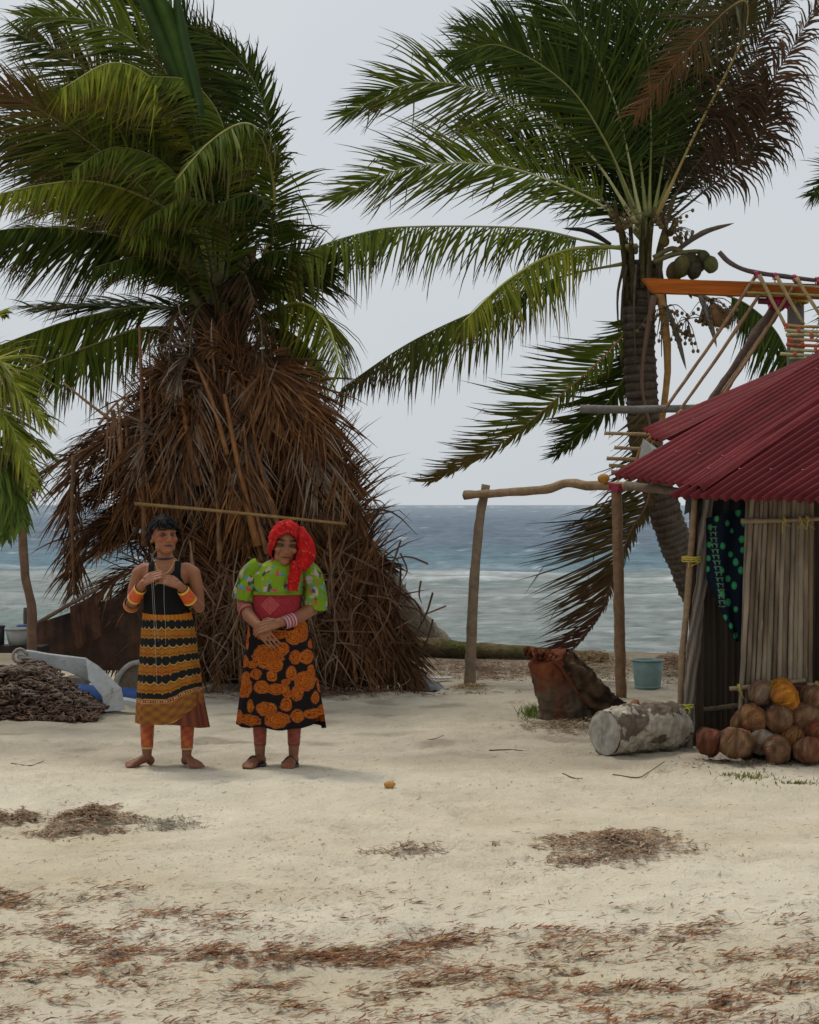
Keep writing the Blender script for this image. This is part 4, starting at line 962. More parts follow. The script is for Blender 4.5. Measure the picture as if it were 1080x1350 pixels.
A_('rod', [(862, 575), (846, 590), (838, 618)], 3, (.25, .12, .04), dY=-.95)
A_('rod', [(900, 540), (868, 575), (846, 610)], 2.2, (.26, .17, .09), dY=-.9)

# ------------------------------------------------------------------ pole rack by the water
rack = thing('pole_rack', P(716, 912, 16.0), 'rough post and rail rack of bare poles before the sea', 'rack')
pA = pole('post', [P(619, 908, 16.5), P(621, 860, 16.5), P(625, 770, 16.5), P(632, 690, 16.5), P(641, 639, 16.5)], .052, (.235, .17, .11), M['polewood'], rack, n=26, rough=.2, taper=.7)
pB = pole('post', [P(819, 922, 15.5), P(817, 840, 15.5), P(815, 740, 15.5), P(813, 640, 15.5)], .046, (.21, .125, .07), M['polewood'], rack, n=26, rough=.2, taper=.95)
rl = pole('rail', [P(612, 653, 16.45), P(660, 650, 16.3), P(720, 645, 16.0), P(748, 637, 15.9), P(780, 640, 15.7), P(838, 641, 15.4)], .036, (.29, .19, .105), M['polewood'], rack, n=30, rough=.3, taper=1.05)
wrap('tie', P(813, 642, 15.5), (0, 0, 1), .05, (.36, .03, .07), rl, 5, .006, .06, seed=1)
wrap('tie', P(639, 650, 16.47), (0, 0, 1), .042, (.30, .16, .09), rl, 4, .005, .04, seed=2, ends=False)
mb = MB(); ell(mb, P(796, 631, 15.55), (.05, .04, .04), (.42, .19, .04), 10, 8, disp=lambda d: 1 + .15 * nz(d.x * 2, d.y * 2, d.z * 2)); mb.build('coconut_husk', M['husk'], label='small orange husk resting on the rack rail', cat='husk')
# ------------------------------------------------------------------ stump, logs, bucket
rng = random.Random(77)
def gz(x, y): return ground_z(x, y)
M['stump'] = mat('rotting_wood', None, .95, 9, .5, 1.0, 16, (1, 1, .22), detail=9, spec=.08, spots=(7, .62, (.035, .025, .018), .1))
# leaning stump with rotten red top
st_ = thing('tree_stump', P(750, 950, 13.85), 'leaning old stump with a rotten red brown top by the rail post', 'stump')
def stumpcol(t, a, q):
    k = .5 + .5 * nz(q.x * 16, q.y * 16, q.z * 3)
    c = mix((.04, .028, .02), (.155, .115, .08), k); c = mix(c, (.15, .046, .022), .7 * sm(.12, .4, nz(q.x * 7, q.y * 7, q.z * 4 + 9)))
    c = mix(c, (.06, .08, .02), .8 * (1 - sm(.0, .35, t)) * sm(-.1, .4, nz(q.x * 5, q.z * 5, 3)))
    red = sm(.68, .95, t + .30 * nz(q.x * 11, q.z * 11, 1) + .12 * nz(q.x * 40, q.z * 40, 1))
    return mix(c, mix((.07, .022, .013), (.215, .062, .027), k), red)
mb = MB(); b0 = P(752, 955, 13.9); b0.z = -.06
pth = smooth_path([b0, P(746, 930, 13.88), P(734, 898, 13.85), P(723, 866, 13.82)], 50)
tube(mb, pth, lambda t: lerp(.245, .165, t) * (1 + .12 * (1 - sm(0, .2, t))), 64, rough=.10, cfun=stumpcol, seed=2, flat=.9, fine=.10); mb.build('trunk', M['stump'], st_)
mb = MB(); tube(mb, smooth_path([P(736, 876, 13.78), P(757, 888, 13.76), P(785, 915, 13.74), P(822, 946, 13.72)], 50), lambda t: .115 * (1 - .3 * t), 36, rough=.25, fine=.35, seed=7,
     cfun=lambda t, a, q: mix((.022, .015, .011), (.13, .078, .045), cl(.4 + 1.2 * nz(q.x * 14, q.y * 14, q.z * 14)))); mb.build('root', M['stump'], st_)
for (pa, w0) in (([(728, 868, 13.66), (742, 884, 13.62), (758, 908, 13.60), (776, 930, 13.62)], .022),):
    mb = MB(); tube(mb, smooth_path([P(*q) for q in pa], 30), lambda t: w0 * (1 - .5 * t), 12, (.115, .034, .017), rough=.5, fine=.5, seed=9 + w0 * 100, flat=.5); mb.build('peeled_strip', M['stump'], st_)
mb = MB()
for q in range(520):
    an = rng.uniform(0, 6.283); r = .17 * rng.random() ** .5; p = P(723, 866, 13.82) + V((math.cos(an) * r, math.sin(an) * r * .9, rng.uniform(-.03, .015) + .03 * nz(math.cos(an) * r * 14, math.sin(an) * r * 14) - .3 * math.cos(an) * r))
    ell(mb, p, (rng.uniform(.006, .02), rng.uniform(.006, .02), rng.uniform(.006, .026)), mix((.03, .012, .008), (.21, .06, .026), rng.random() ** 1.3), 6, 5, Matrix.Rotation(rng.uniform(-1, 1), 3, 'Y'), disp=lambda d: 1 + .5 * nz(d.x * 2 + q, d.y * 2, d.z * 2))
mb.build('rotten_top', M['stump'], st_)

# short whitewashed log
lg = thing('log', P(850, 994, 12.1), 'short thick log with peeling white paint beside the hut corner', 'log')
mb = MB(); a = P(797, 966, 11.95); b_ = P(893, 966, 12.35); a.z = .145; b_.z = .15
pth = smooth_path([a, a.lerp(b_, .3) + V((0, 0, .01)), a.lerp(b_, .7) + V((0, 0, .0)), b_], 90)
tube(mb, pth, lambda t: lerp(.140, .155, t) * (1 - .12 * sm(.8, 1, t)), 90, rough=.16, fine=.10, seed=12,
     cfun=lambda t, a_, q: mix((.075, .055, .038), (.15, .115, .085), cl(.5 + nz(q.x * 14, q.y * 14, q.z * 14))) if nz(q.x * 6 + 3, q.y * 6, q.z * 10) + 1.3 * nz(q.x * 2.6, q.y * 2, q.z * 6 + 4) + .7 * nz(q.x * 24, q.y * 24, q.z * 24) + (.19 - q.z) * 4.2 < .0 else mix((.30, .26, .20), (.43, .385, .31), cl(.5 + nz(q.x * 20, q.y * 20, q.z * 20))), caps=False)
mb.build('trunk', mat('peeling_log', None, .9, 12, .3, .9, 35), lg)
ax = (b_ - a).normalized(); A1, B1 = frame_for(ax)
for s, ctr, rr_ in ((-1, a, .142), (1, b_, .138)):
    mb = MB(); vs_ = [ctr + ax * s * .012]; cs = [(.22, .2, .17)]
    for ring in range(1, 7):
        for k in range(28):
            an = 2 * math.pi * k / 28; r = rr_ * ring / 6
            vs_.append(ctr + (A1 * math.cos(an) + B1 * math.sin(an)) * r + ax * s * (.012 * (ring < 6) + .006 * nz(ring, k * .6))); cs.append(mix((.20, .18, .15), (.42, .39, .34), cl(.5 + .8 * nz(ring * 1.7, k * .4))))
    fs = [(0, 1 + k, 1 + (k + 1) % 28) for k in range(28)] + [(1 + (g - 1) * 28 + k, 1 + g * 28 + k, 1 + g * 28 + (k + 1) % 28, 1 + (g - 1) * 28 + (k + 1) % 28) for g in range(1, 6) for k in range(28)]
    mb.add(vs_, fs, cs); mb.build('cut_end', M['wood'], lg)

# fallen trunk along the shore
mb = MB(); pth = smooth_path([P(440, 858, 19.4), P(545, 864, 19.2), P(640, 872, 19.0), P(720, 877, 18.9), P(800, 884, 18.7)], 50)
pth = [q + V((0, 0, .075)) for q in pth]; tube(mb, pth, lambda t: .12 * (1 - .2 * t), 18, rough=.2, seed=5, cfun=lambda t, a, q: mix((.055, .042, .028), mix((.07, .075, .022), (.15, .115, .06), cl(.5 + nz(q.x * 3, 1))), sm(-.3, .6, (q.z - pth[int(t * 50)].z) / .1)))
mb.build('fallen_trunk', M['bark'], label='long mossy fallen trunk lying along the shoreline', cat='log')

# pale teal bucket
bk = thing('bucket', P(854, 905, 16.4), 'pale teal plastic bucket standing on the sand', 'bucket')
mb = MB(); b0 = P(854, 905, 16.4); n = 32; prof = [(.108, .0), (.11, .01), (.125, .13), (.136, .25), (.132, .25), (.12, .13), (.10, .02), (.0, .015)]
b0.z = gz(b0.x, b0.y) - .004
vs_ = []
for r, h in prof:
    for k in range(n):
        a = 2 * math.pi * k / n; vs_.append(b0 + V((r * math.cos(a), r * math.sin(a), h + (.008 * nz(math.cos(a) * 2, math.sin(a) * 2) if .2 < h else 0))))
mb.add(vs_, [(j * n + k, j * n + (k + 1) % n, (j + 1) * n + (k + 1) % n, (j + 1) * n + k) for j in range(len(prof) - 1) for k in range(n)], (.20, .30, .285)); mb.build('pail', M['plastic'], bk)
mb = MB(); tube(mb, [b0 + V((.14 * math.cos(k / 24 * 6.2832), .14 * math.sin(k / 24 * 6.2832), .248)) for k in range(25)], .007, 6, (.25, .36, .34)); mb.build('rim', M['plastic'], bk)
mb = MB(); tube(mb, [b0 + V((.112 * math.cos(k / 24 * 6.2832), .112 * math.sin(k / 24 * 6.2832), .018)) for k in range(25)], .006, 6, (.22, .37, .36)); mb.build('foot_ring', M['plastic'], bk)

# ------------------------------------------------------------------ coconuts piled against the cane wall
def husk_nut(px, py, Y, w, h, c, c2, label, tilt=(0, 0, 0), pinch=.0, lobes=3):
    mb = MB(); rx = w * Y / F / 2; rz = h * Y / F / 2; p = P(px, py, Y); sd_ = px * .37
    R = Matrix.Rotation(tilt[2], 3, 'Z') @ Matrix.Rotation(tilt[1], 3, 'Y') @ Matrix.Rotation(tilt[0], 3, 'X')
    def dp(d):
        a = math.atan2(d.y, d.x); s = 1 + .15 * (abs(math.cos(lobes * a / 2 + sd_)) ** .7 - .6) * (1 - d.z * d.z) + .12 * nz(d.x * 2 + sd_, d.y * 2, d.z * 2)
        tri = 1 / max(.5, math.cos(((a + sd_) % 2.0944) - 1.0472)); s *= lerp(1, .72 * tri, .42 * (1 - d.z * d.z))
        s *= 1 - pinch * sm(.45, 1, d.z) - .10 * sm(.86, 1, -d.z)
        s *= 1 + .05 * nz(a * 6, d.z * 1.5, sd_) - .12 * sm(.25, .6, nz(d.x * 1.6, d.y * 1.6 + sd_, d.z * 1.6))
        return s
    def cf(d):
        a = math.atan2(d.y, d.x); k = cl(.5 + 1.0 * nz(d.x * 1.7 + sd_, d.y * 1.7, d.z * 1.7)); s = cl(.5 + 1.2 * nz(a * 7, d.z * 1.2, sd_))
        return tuple(x * (.5 + .6 * s) for x in mix(c, c2, k))
    ell(mb, p, (rx, (rx + rz) / 2, rz), cf, 30, 20, R, disp=dp)
    for k in range(46):      # loose husk fibres
        a = rng.uniform(0, 6.283); z0 = rng.uniform(-.8, .5); pa = []
        for q in range(4):
            z = min(.97, z0 + q * .16); rr_ = math.sqrt(1 - z * z); d = V((math.cos(a + .05 * q) * rr_, math.sin(a + .05 * q) * rr_, z)); e = V((d.x * rx, d.y * (rx + rz) / 2, d.z * rz)) * dp(d) * (1.012 + (.03 * rng.random() if q == 3 else 0)); pa.append(p + R @ e)
        strip(mb, pa, lambda t: .006 * (1 - .6 * t), (R @ V((-math.sin(a), math.cos(a), 0))), tuple(v_ * rng.uniform(.6, 1.6) for v_ in mix(c, c2, rng.random())))
    return mb.build('coconut', M['husk'], label=label, cat='coconut', group='coconuts piled by the hut wall')
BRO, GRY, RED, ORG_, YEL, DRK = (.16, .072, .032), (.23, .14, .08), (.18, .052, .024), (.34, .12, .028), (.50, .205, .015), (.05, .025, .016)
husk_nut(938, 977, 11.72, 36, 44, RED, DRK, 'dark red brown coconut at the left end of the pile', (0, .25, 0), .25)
husk_nut(969, 979, 11.62, 47, 44, GRY, BRO, 'big greyish coconut with torn husk in the bottom row, second from left', (.2, .1, .4), .1)
husk_nut(1003, 976, 11.75, 38, 40, GRY, (.32, .27, .21), 'pale grey coconut wedged behind the bottom row', (.4, .3, 0), .1)
husk_nut(1025, 988, 11.60, 44, 38, BRO, GRY, 'ridged brown coconut in the bottom row below the orange topped one', (1.2, .1, 1.2), .1)
husk_nut(1046, 974, 11.72, 42, 42, ORG_, BRO, 'coconut with an orange top in the bottom row', (.1, .2, 0), .1)
husk_nut(1068, 989, 11.55, 42, 40, RED, GRY, 'reddish dented coconut at the front right of the pile', (.2, .2, 2.0), .05)
husk_nut(993, 947, 11.78, 42, 40, (.25, .12, .045), BRO, 'orange brown coconut in the middle row beside the dull one', (.3, .9, .3), .15)
husk_nut(979, 951, 11.9, 32, 38, (.22, .13, .055), BRO, 'dull tan coconut at the left of the middle row', (.2, .6, 0), .1)
husk_nut(1026, 948, 11.74, 40, 42, BRO, (.2, .115, .07), 'deeply grooved brown coconut in the centre of the middle row', (.1, 0, .6), .08, 4)
husk_nut(1062, 948, 11.78, 46, 44, GRY, BRO, 'large tan coconut at the right of the middle row', (.5, .4, .3), .05)
husk_nut(1006, 914, 11.86, 36, 38, (.21, .15, .10), BRO, 'grey brown coconut leaning on the canes left of the yellow one', (.1, .5, 0), .1)
husk_nut(1035, 917, 11.78, 50, 38, YEL, ORG_, 'bright yellow orange coconut on top of the pile', (.2, 1.1, 0), .12)
husk_nut(1074, 921, 11.84, 36, 38, GRY, BRO, 'tan coconut on top of the pile at the right edge', (.1, .4, 0), .1)
husk_nut(1080, 964, 11.65, 34, 36, BRO, RED, 'small brown coconut between the rows at the right edge', (.3, 0, .5), .1)
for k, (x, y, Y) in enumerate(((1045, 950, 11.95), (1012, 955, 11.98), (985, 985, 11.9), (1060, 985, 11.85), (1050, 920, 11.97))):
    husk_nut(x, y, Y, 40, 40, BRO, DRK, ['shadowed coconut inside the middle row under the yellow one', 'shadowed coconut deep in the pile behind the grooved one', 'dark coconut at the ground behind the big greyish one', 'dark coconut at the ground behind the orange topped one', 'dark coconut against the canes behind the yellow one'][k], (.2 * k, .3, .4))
for k, (x, y, Y) in enumerate(((1112, 985, 11.6), (1108, 948, 11.75), (1150, 985, 11.65))):
    husk_nut(x, y, Y, 44, 42, BRO, GRY, ['brown coconut just past the right edge, bottom row', 'brown coconut just past the right edge, middle row', 'outermost brown coconut past the right edge of the pile'][k], (.2 * k, .5, .4))

# ------------------------------------------------------------------ clutter at the left
# rusty chain heap
mb = MB(); rnd = random.Random(3)
def chain_h(px): return 52 * math.exp(-((px - 45) / 62) ** 2) if px > 45 else 52 * (1 - .25 * sm(45, -60, px))
def link(p, R, s, c):
    path = []
    for k in range(11):
        a = 2 * math.pi * k / 10; q = V((math.cos(a) * s * 1.0, math.sin(a) * s * .62, 0)); path.append(p + R @ q)
    tube(mb, path, s * .24, 5, c, caps=False)
for k in range(1900):
    px = rnd.uniform(-80, 138); hmax = chain_h(px) * 14.2 / F * 1.15; dy = rnd.uniform(-.42, .3)
    h = hmax * (1 - (dy / .4) ** 2) * rnd.uniform(.8, 1.12); x = (px - CX) * 14.15 / F
    p = V((x, 14.15 + dy, gz(x, 14.15 + dy) + .02 + max(0, h)))
    R = Matrix.Rotation(rnd.uniform(0, 6.3), 3, 'Z') @ Matrix.Rotation(rnd.gauss(0, 1.3), 3, 'X')
    link(p, R, rnd.uniform(.022, .03), mix((.06, .034, .022), (.19, .12, .08), rnd.random() ** 1.3))
for strand in range(12):       # readable runs of links over the heap
    px = rnd.uniform(-20, 100); dy = rnd.uniform(-.33, -.05); dr = rnd.choice([-1, 1])
    for q in range(20):
        px += dr * 3.2; dy += rnd.uniform(-.012, .012); x = (px - CX) * 14.15 / F
        h = max(0, chain_h(px) * 14.2 / F * 1.15 * (1 - (dy / .4) ** 2))
        p = V((x, 14.15 + dy, gz(x, 14.15 + dy) + .035 + h))
        link(p, Matrix.Rotation(.3 * math.sin(q * .5), 3, 'Z') @ Matrix.Rotation(1.2 * (q % 2) + .2, 3, 'X'), .027, mix((.10, .075, .06), (.26, .21, .17), rnd.random()))
vs_ = []; 
for j in range(9):
    for i in range(31):
        px = lerp(-85, 134, i / 30); dy = lerp(-.4, .4, j / 8); x = (px - CX) * 14.15 / F
        vs_.append(V((x, 14.15 + dy, gz(x, 14.15 + dy) - .06 + max(0, chain_h(px) * 14.2 / F * 1.0 * (1 - (dy / .4) ** 2)))))
mb.add(vs_, [(j * 31 + i, j * 31 + i + 1, j * 31 + i + 32, j * 31 + i + 31) for j in range(8) for i in range(30)], (.045, .03, .022))
mb.build('chain_heap', M['rust'], label='heap of rusty iron chain on the sand at the left', cat='chain')

# galvanised anchor
YA = 14.45
an = thing('anchor', P(110, 940, YA), 'grey galvanised plough anchor lying on the chain heap', 'anchor')
def plate(pts, Y, th, c, name, parent, mt, ridge=0):
    mb = MB(); n = len(pts); f_ = [P(x, y, Y) for x, y in pts]; b__ = [q + V((0, th, 0)) for q in f_]
    mb.add(f_ + b__, [tuple(range(n)), tuple(range(2 * n - 1, n - 1, -1))] + [(i, n + i, n + (i + 1) % n, (i + 1) % n) for i in range(n)], c)
    o = mb.build(name, mt, parent, smooth=False)
    bv = o.modifiers.new('bevel', 'BEVEL'); bv.width = .008; bv.segments = 2
    return o
plate([(22, 857), (40, 858), (62, 862), (112, 868), (122, 876), (140, 895), (152, 914), (141, 918), (128, 906), (112, 896), (90, 886), (60, 878), (30, 870), (22, 866)], YA - .05, .07, (.38, .39, .39), 'shank', an, M['galv'])
mb = MB(); f_ = [P(113, 870, YA - .14), P(130, 880, YA - .2), P(158, 908, YA - .12), P(163, 936, YA - .1), P(137, 938, YA - .22), P(134, 918, YA - .26), P(118, 896, YA - .2), P(150, 925, YA + .15), P(125, 890, YA + .1)]
mb.add(f_, [(0, 1, 6), (1, 2, 5), (1, 5, 6), (2, 3, 4), (2, 4, 5), (2, 7, 3), (1, 8, 7), (1, 7, 2), (0, 8, 1)], (.42, .43, .43)); o = mb.build('fluke', M['galv'], an, smooth=False)
so = o.modifiers.new('thick', 'SOLIDIFY'); so.thickness = .014
mb = MB(); c0 = P(27, 864, YA - .04)
tube(mb, [c0 + V((math.cos(k / 12 * 6.2832) * .05, -.03 + .02 * math.sin(k / 12 * 6.28), math.sin(k / 12 * 6.2832) * .05)) for k in range(13)], .012, 6, (.22, .19, .16)); mb.build('shackle', M['galv'], an)
mb = MB()
for k in range(16):
    p = P(28 + 16 * math.sin(k * .35), 866 + k * 2.2, YA - .12)
    path = [p + (Matrix.Rotation(1.3 * (k % 2), 3, 'X') @ V((math.cos(a / 10 * 6.2832) * .03, 0, math.sin(a / 10 * 6.2832) * .018))) for a in range(11)]
    tube(mb, path, .0075, 5, (.27, .24, .2), caps=False)
mb.build('chain', M['rust'], an)
plate([(-14, 870), (4, 884), (12, 908), (9, 918), (-4, 905), (-16, 900)], YA - .2, .05, (.30, .30, .29), 'loose_fluke', an, M['galv'])

# blue drum lying on its side
dr_ = thing('drum', P(140, 935, 15.1), 'blue plastic drum lying behind the anchor', 'drum')
mb = MB(); a = P(95, 915, 15.1); b_ = P(182, 922, 15.3)
tube(mb, smooth_path([a, b_], 20), lambda t: .085 * (1 + .06 * (abs(t - .33) < .03) + .06 * (abs(t - .66) < .03)) * (1 - .25 * (1 - sm(0, .06, t))), 24, (.025, .075, .24)); mb.build('barrel', M['plastic'], dr_)
plate([(140, 918), (182, 925), (182, 938), (140, 938)], 14.95, .15, (.50, .52, .52), 'white_panel', dr_, M['plastic'])
# board on the sand
mb = MB(); box(mb, P(150, 942, 14.3), (.34, .1, .035), (.15, .13, .09), Matrix.Rotation(.05, 3, 'Y')); mb.build('plank', M['wood'], label='flat weathered plank under the anchor tip', cat='plank')
# grey net float / tyre half behind the skirt
mb = MB(); c0 = P(183, 912, 15.5)
tube(mb, [c0 + V((math.cos(math.pi * (.0 + k / 16)) * .19, 0, math.sin(math.pi * k / 16) * .24)) for k in range(17)], .022, 8, (.34, .31, .27), rough=.15)
vs_ = [c0 + V((0, .03, 0))] + [c0 + V((math.cos(math.pi * k / 16) * .18, .02, math.sin(math.pi * k / 16) * .23)) for k in range(17)]
mb.add(vs_, [(0, k, k + 1) for k in range(1, 17)], (.18, .14, .10)); mb.build('basket', M['polewood'], label='round woven basket edge standing behind the striped skirt', cat='basket')

# rusty iron sheet lean-to
ls = thing('rusty_sheet', P(100, 880, 15.9), 'slanting dark rusty iron sheet left of the thatch shelter', 'metal sheet')
mb = MB(); vs_ = []; cs = []
for j in range(13):
    for i in range(41):
        u, v = i / 40, j / 12; top_ = lerp(822, 776, u) if u < .62 else lerp(793.5, 772, (u - .62) / .38)
        y = lerp(top_, 884, v); vs_.append(P(lerp(48, 190, u), y, 15.95 + .012 * math.sin(u * 70) - .25 * v)); cs.append(mix((.022, .013, .009), (.075, .034, .018), cl(.45 + .9 * nz(u * 5, v * 4))))
mb.add(vs_, [(j * 41 + i, j * 41 + i + 1, j * 41 + i + 42, j * 41 + i + 41) for j in range(12) for i in range(40)], cs); mb.build('panel', M['rust'], ls)
mb = MB(); vs_ = []; cs = []
for j in range(7):
    for i in range(21):
        u, v = i / 20, j / 6; vs_.append(P(lerp(92, 128, u) + 6 * v, lerp(lerp(800, 784, u), lerp(858, 838, u), v), 15.6 + .01 * math.sin(u * 40))); cs.append(mix((.035, .017, .011), (.12, .055, .028), cl(.45 + .9 * nz(u * 3, v * 3, 5))))
mb.add(vs_, [(j * 21 + i, j * 21 + i + 1, j * 21 + i + 22, j * 21 + i + 21) for j in range(6) for i in range(20)], cs); mb.build('loose_panel', M['rust'], ls)
pole('edge_pole', [P(45, 824, 15.9), P(90, 798, 15.9), P(130, 776, 15.9)], .018, (.16, .10, .06), M['polewood'], ls)
plate([(85, 893), (112, 893), (112, 906), (85, 906)], 15.2, .2, (.20, .17, .13), 'block', ls, M['wood'])
# dark bench with pots
bn = thing('bench', P(10, 900, 15.4), 'low dark wooden bench at the left edge carrying pots', 'bench')
mb = MB(); box(mb, P(10, 855, 15.4), (.62, .3, .05), (.035, .026, .02)); mb.build('seat', M['wood'], bn, smooth=False)
for x in (-30, 44):
    mb = MB(); p = P(x, 880, 15.4); box(mb, V((p.x, p.y, .17)), (.05, .2, .36), (.04, .03, .022)); mb.build('leg', M['wood'], bn, smooth=False)
def pot(px, py, Y, r, h, c, name, label, cat, rimc=None, taper=.8):
    mb = MB(); b0 = P(px, py, Y); n = 24; prof = [(0, 0), (r * taper, 0), (r, h), (r * .94, h), (r * taper * .93, .01), (0, .012)]
    vs_ = [b0 + V((q * math.cos(k / n * 6.2832), q * math.sin(k / n * 6.2832), z)) for q, z in prof for k in range(n)]
    mb.add(vs_, [(j * n + k, j * n + (k + 1) % n, (j + 1) * n + (k + 1) % n, (j + 1) * n + k) for j in range(5) for k in range(n)], c)
    root = thing(name, b0, label, cat); mb.build('bowl', M['plastic'], root)
    mb = MB(); tube(mb, [b0 + V((r * math.cos(k / n * 6.2832), r * math.sin(k / n * 6.2832), h)) for k in range(n + 1)], .008, 6, rimc or c); mb.build('rim', M['plastic'], root)
    return root
pot(24, 850, 15.35, .105, .13, (.33, .34, .33), 'basin', 'pale grey basin on the bench at the left', 'basin', taper=.7)
pot(-6, 850, 15.35, .075, .15, (.04, .04, .042), 'cooking_pot', 'black cooking pot on the bench at the left edge', 'pot', taper=.95)
pot(30, 832, 15.6, .045, .045, (.03, .09, .26), 'cup', 'small blue cup behind the pale basin', 'cup')
pole('post', [P(33, 850, 15.7), P(34, 825, 15.7), P(34, 801, 15.7)], .022, (.10, .085, .07), M['polewood'], label='short dark post stub behind the pale basin', cat='post')
pole('forked_post', [P(43, 892, 15.1), P(42, 845, 15.1), P(42, 800, 15.1), P(35, 768, 15.1), P(32, 740, 15.1), P(27, 640, 15.1), P(30, 600, 15.1)], .042, (.17, .10, .062), M['polewood'], label='crooked bare pole standing beside the rusty sheet', cat='pole', n=26, rough=.2, taper=.75)
# black tarpaulin scrap at the foot of the thatch
mb = MB(); vs_ = []
for j in range(9):
    for i in range(21):
        u, v = i / 20, j / 8; x = lerp(535, 597, u); yb = 912
        ht = (1 - u) ** 1.2 * 38 * (1 - v) + 2; vs_.append(P(x, yb - ht - 3 * nz(u * 5, v * 5), 16.05 + .35 * (1 - v)))
mb.add(vs_, [(j * 21 + i, j * 21 + i + 1, j * 21 + i + 22, j * 21 + i + 21) for j in range(8) for i in range(20)], (.035, .034, .034)); mb.build('tarpaulin', M['plastic'], label='black tarpaulin scrap at the right foot of the thatch heap', cat='tarpaulin')
# ------------------------------------------------------------------ the two women
PS = 217.4          # photo pixels per metre at their distance
YP = 11.5
def caps(mb, p0, r0, p1, r1, n=12):
    d = p1 - p0
    if d.length < 1e-6: return
    A, B = frame_for(d); T = d.normalized(); vs_ = []; rows = []
    for k in range(5): a = math.pi / 2 * (1 - k / 4); rows.append((p0 - T * r0 * math.sin(a), max(r0 * math.cos(a), 1e-4)))
    for k in range(5): a = math.pi / 2 * k / 4; rows.append((p1 + T * r1 * math.sin(a), max(r1 * math.cos(a), 1e-4)))
    for c, r in rows:
        for i in range(n): t = 2 * math.pi * i / n; vs_.append(c + (A * math.cos(t) + B * math.sin(t)) * r)
    fs = [(j * n + i, j * n + (i + 1) % n, (j + 1) * n + (i + 1) % n, (j + 1) * n + i) for j in range(len(rows) - 1) for i in range(n)]
    fs += [tuple(range(n - 1, -1, -1)), tuple((len(rows) - 1) * n + i for i in range(n))]
    mb.add(vs_, fs, (1, 1, 1))

def chain(mb, pts, radii):
    for i in range(len(pts) - 1): caps(mb, pts[i], radii[i], pts[i + 1], radii[i + 1])

def rings(mb, secs, n=32, c=(1, 1, 1), cf=None, mask=None, off=0.0, wave=None, caps_=False):
    """secs: (centre, rx, ry) stacked; angle 0 = +x, front = -y"""
    vs_ = []; cs = []; m = len(secs)
    for j, (ct, rx, ry) in enumerate(secs):
        for i in range(n):
            a = 2 * math.pi * i / n; k = wave(a, j / (m - 1)) if wave else 1.0
            q = V(ct) + V((math.cos(a) * (rx + off) * k, math.sin(a) * (ry + off) * k, 0)); vs_.append(q); cs.append(cf(a, j / (m - 1), q) if cf else c)
    fs = []
    for j in range(m - 1):
        for i in range(n):
            f = (j * n + i, j * n + (i + 1) % n, (j + 1) * n + (i + 1) % n, (j + 1) * n + i)
            if mask and not mask(sum((vs_[q] for q in f), V((0, 0, 0))) / 4, 2 * math.pi * (i + .5) / n): continue
            fs.append(f)
    if caps_: fs += [tuple(range(n - 1, -1, -1)), tuple((m - 1) * n + i for i in range(n))]
    mb.add(vs_, fs, cs)

def resec(secs, m):
    """resample a list of sections to m rows"""
    out = []
    for j in range(m):
        u = j / (m - 1) * (len(secs) - 1); k = min(int(u), len(secs) - 2); t = u - k
        t = t * t * (3 - 2 * t) * .35 + t * .65
        a, b = secs[k], secs[k + 1]; out.append((V(a[0]).lerp(V(b[0]), t), lerp(a[1], b[1], t), lerp(a[2], b[2], t)))
    return out

def hand(mb, w, fwd, up, thumb, curl=.5, s=.92, spread=.0):
    fwd = fwd.normalized(); up = (up - fwd * up.dot(fwd)).normalized(); side = fwd.cross(up)
    for i in range(4):
        o = side * (i - 1.5) * .0205 * s
        caps(mb, w + o * .6, .013 * s, w + fwd * .078 * s + o, .0105 * s, 8)
        p = w + fwd * .085 * s + o; d = (fwd + side * (i - 1.5) * spread).normalized(); ln = (.040, .045, .042, .033)[i] * s
        for q in range(3):
            rt = Quaternion(side, -curl * (.55 if q == 0 else .8)); d = rt @ d
            p2 = p + d * ln * (1, .68, .5)[q]; caps(mb, p, .0078 * s, p2, .0070 * s * (1 - .1 * q), 8); p = p2
    b = w + fwd * .025 * s + side * thumb * .03 * s; d = (fwd * .65 + side * thumb * .6 - up * .45).normalized()
    p2 = b + d * .038 * s; caps(mb, b - d * .01, .014 * s, p2, .0105 * s, 8)
    p3 = p2 + (d - side * thumb * .5 + fwd * .3).normalized() * .03 * s; caps(mb, p2, .0105 * s, p3, .0085 * s, 8)

def foot(mb, ankle, toe, s=1.0):
    heel = V((ankle.x, ankle.y + .025, .03)) - (toe - ankle).normalized() * .02; heel.z = .03
    d = V((toe.x - ankle.x, toe.y - ankle.y, 0)).normalized(); sd_ = d.cross(V((0, 0, 1)))
    caps(mb, ankle, .028, heel, .028); mid = V((ankle.x, ankle.y, 0)) + d * .09 * s; mid.z = .032
    caps(mb, V((ankle.x, ankle.y, .055)), .029, mid, .025)
    for o in (-.022, 0, .022): caps(mb, mid + sd_ * o * .6, .022, V((ankle.x, ankle.y, .02)) + d * .145 * s + sd_ * o * 1.25, .018)
    for i in range(5):
        o = sd_ * (i - 2) * .0165; b = V((ankle.x, ankle.y, .016)) + d * (.155 - .006 * abs(i - 1)) * s + o
        caps(mb, b, .0115, b + d * (.034 - .004 * i) * s + V((0, 0, -.003)), .0095, 8)

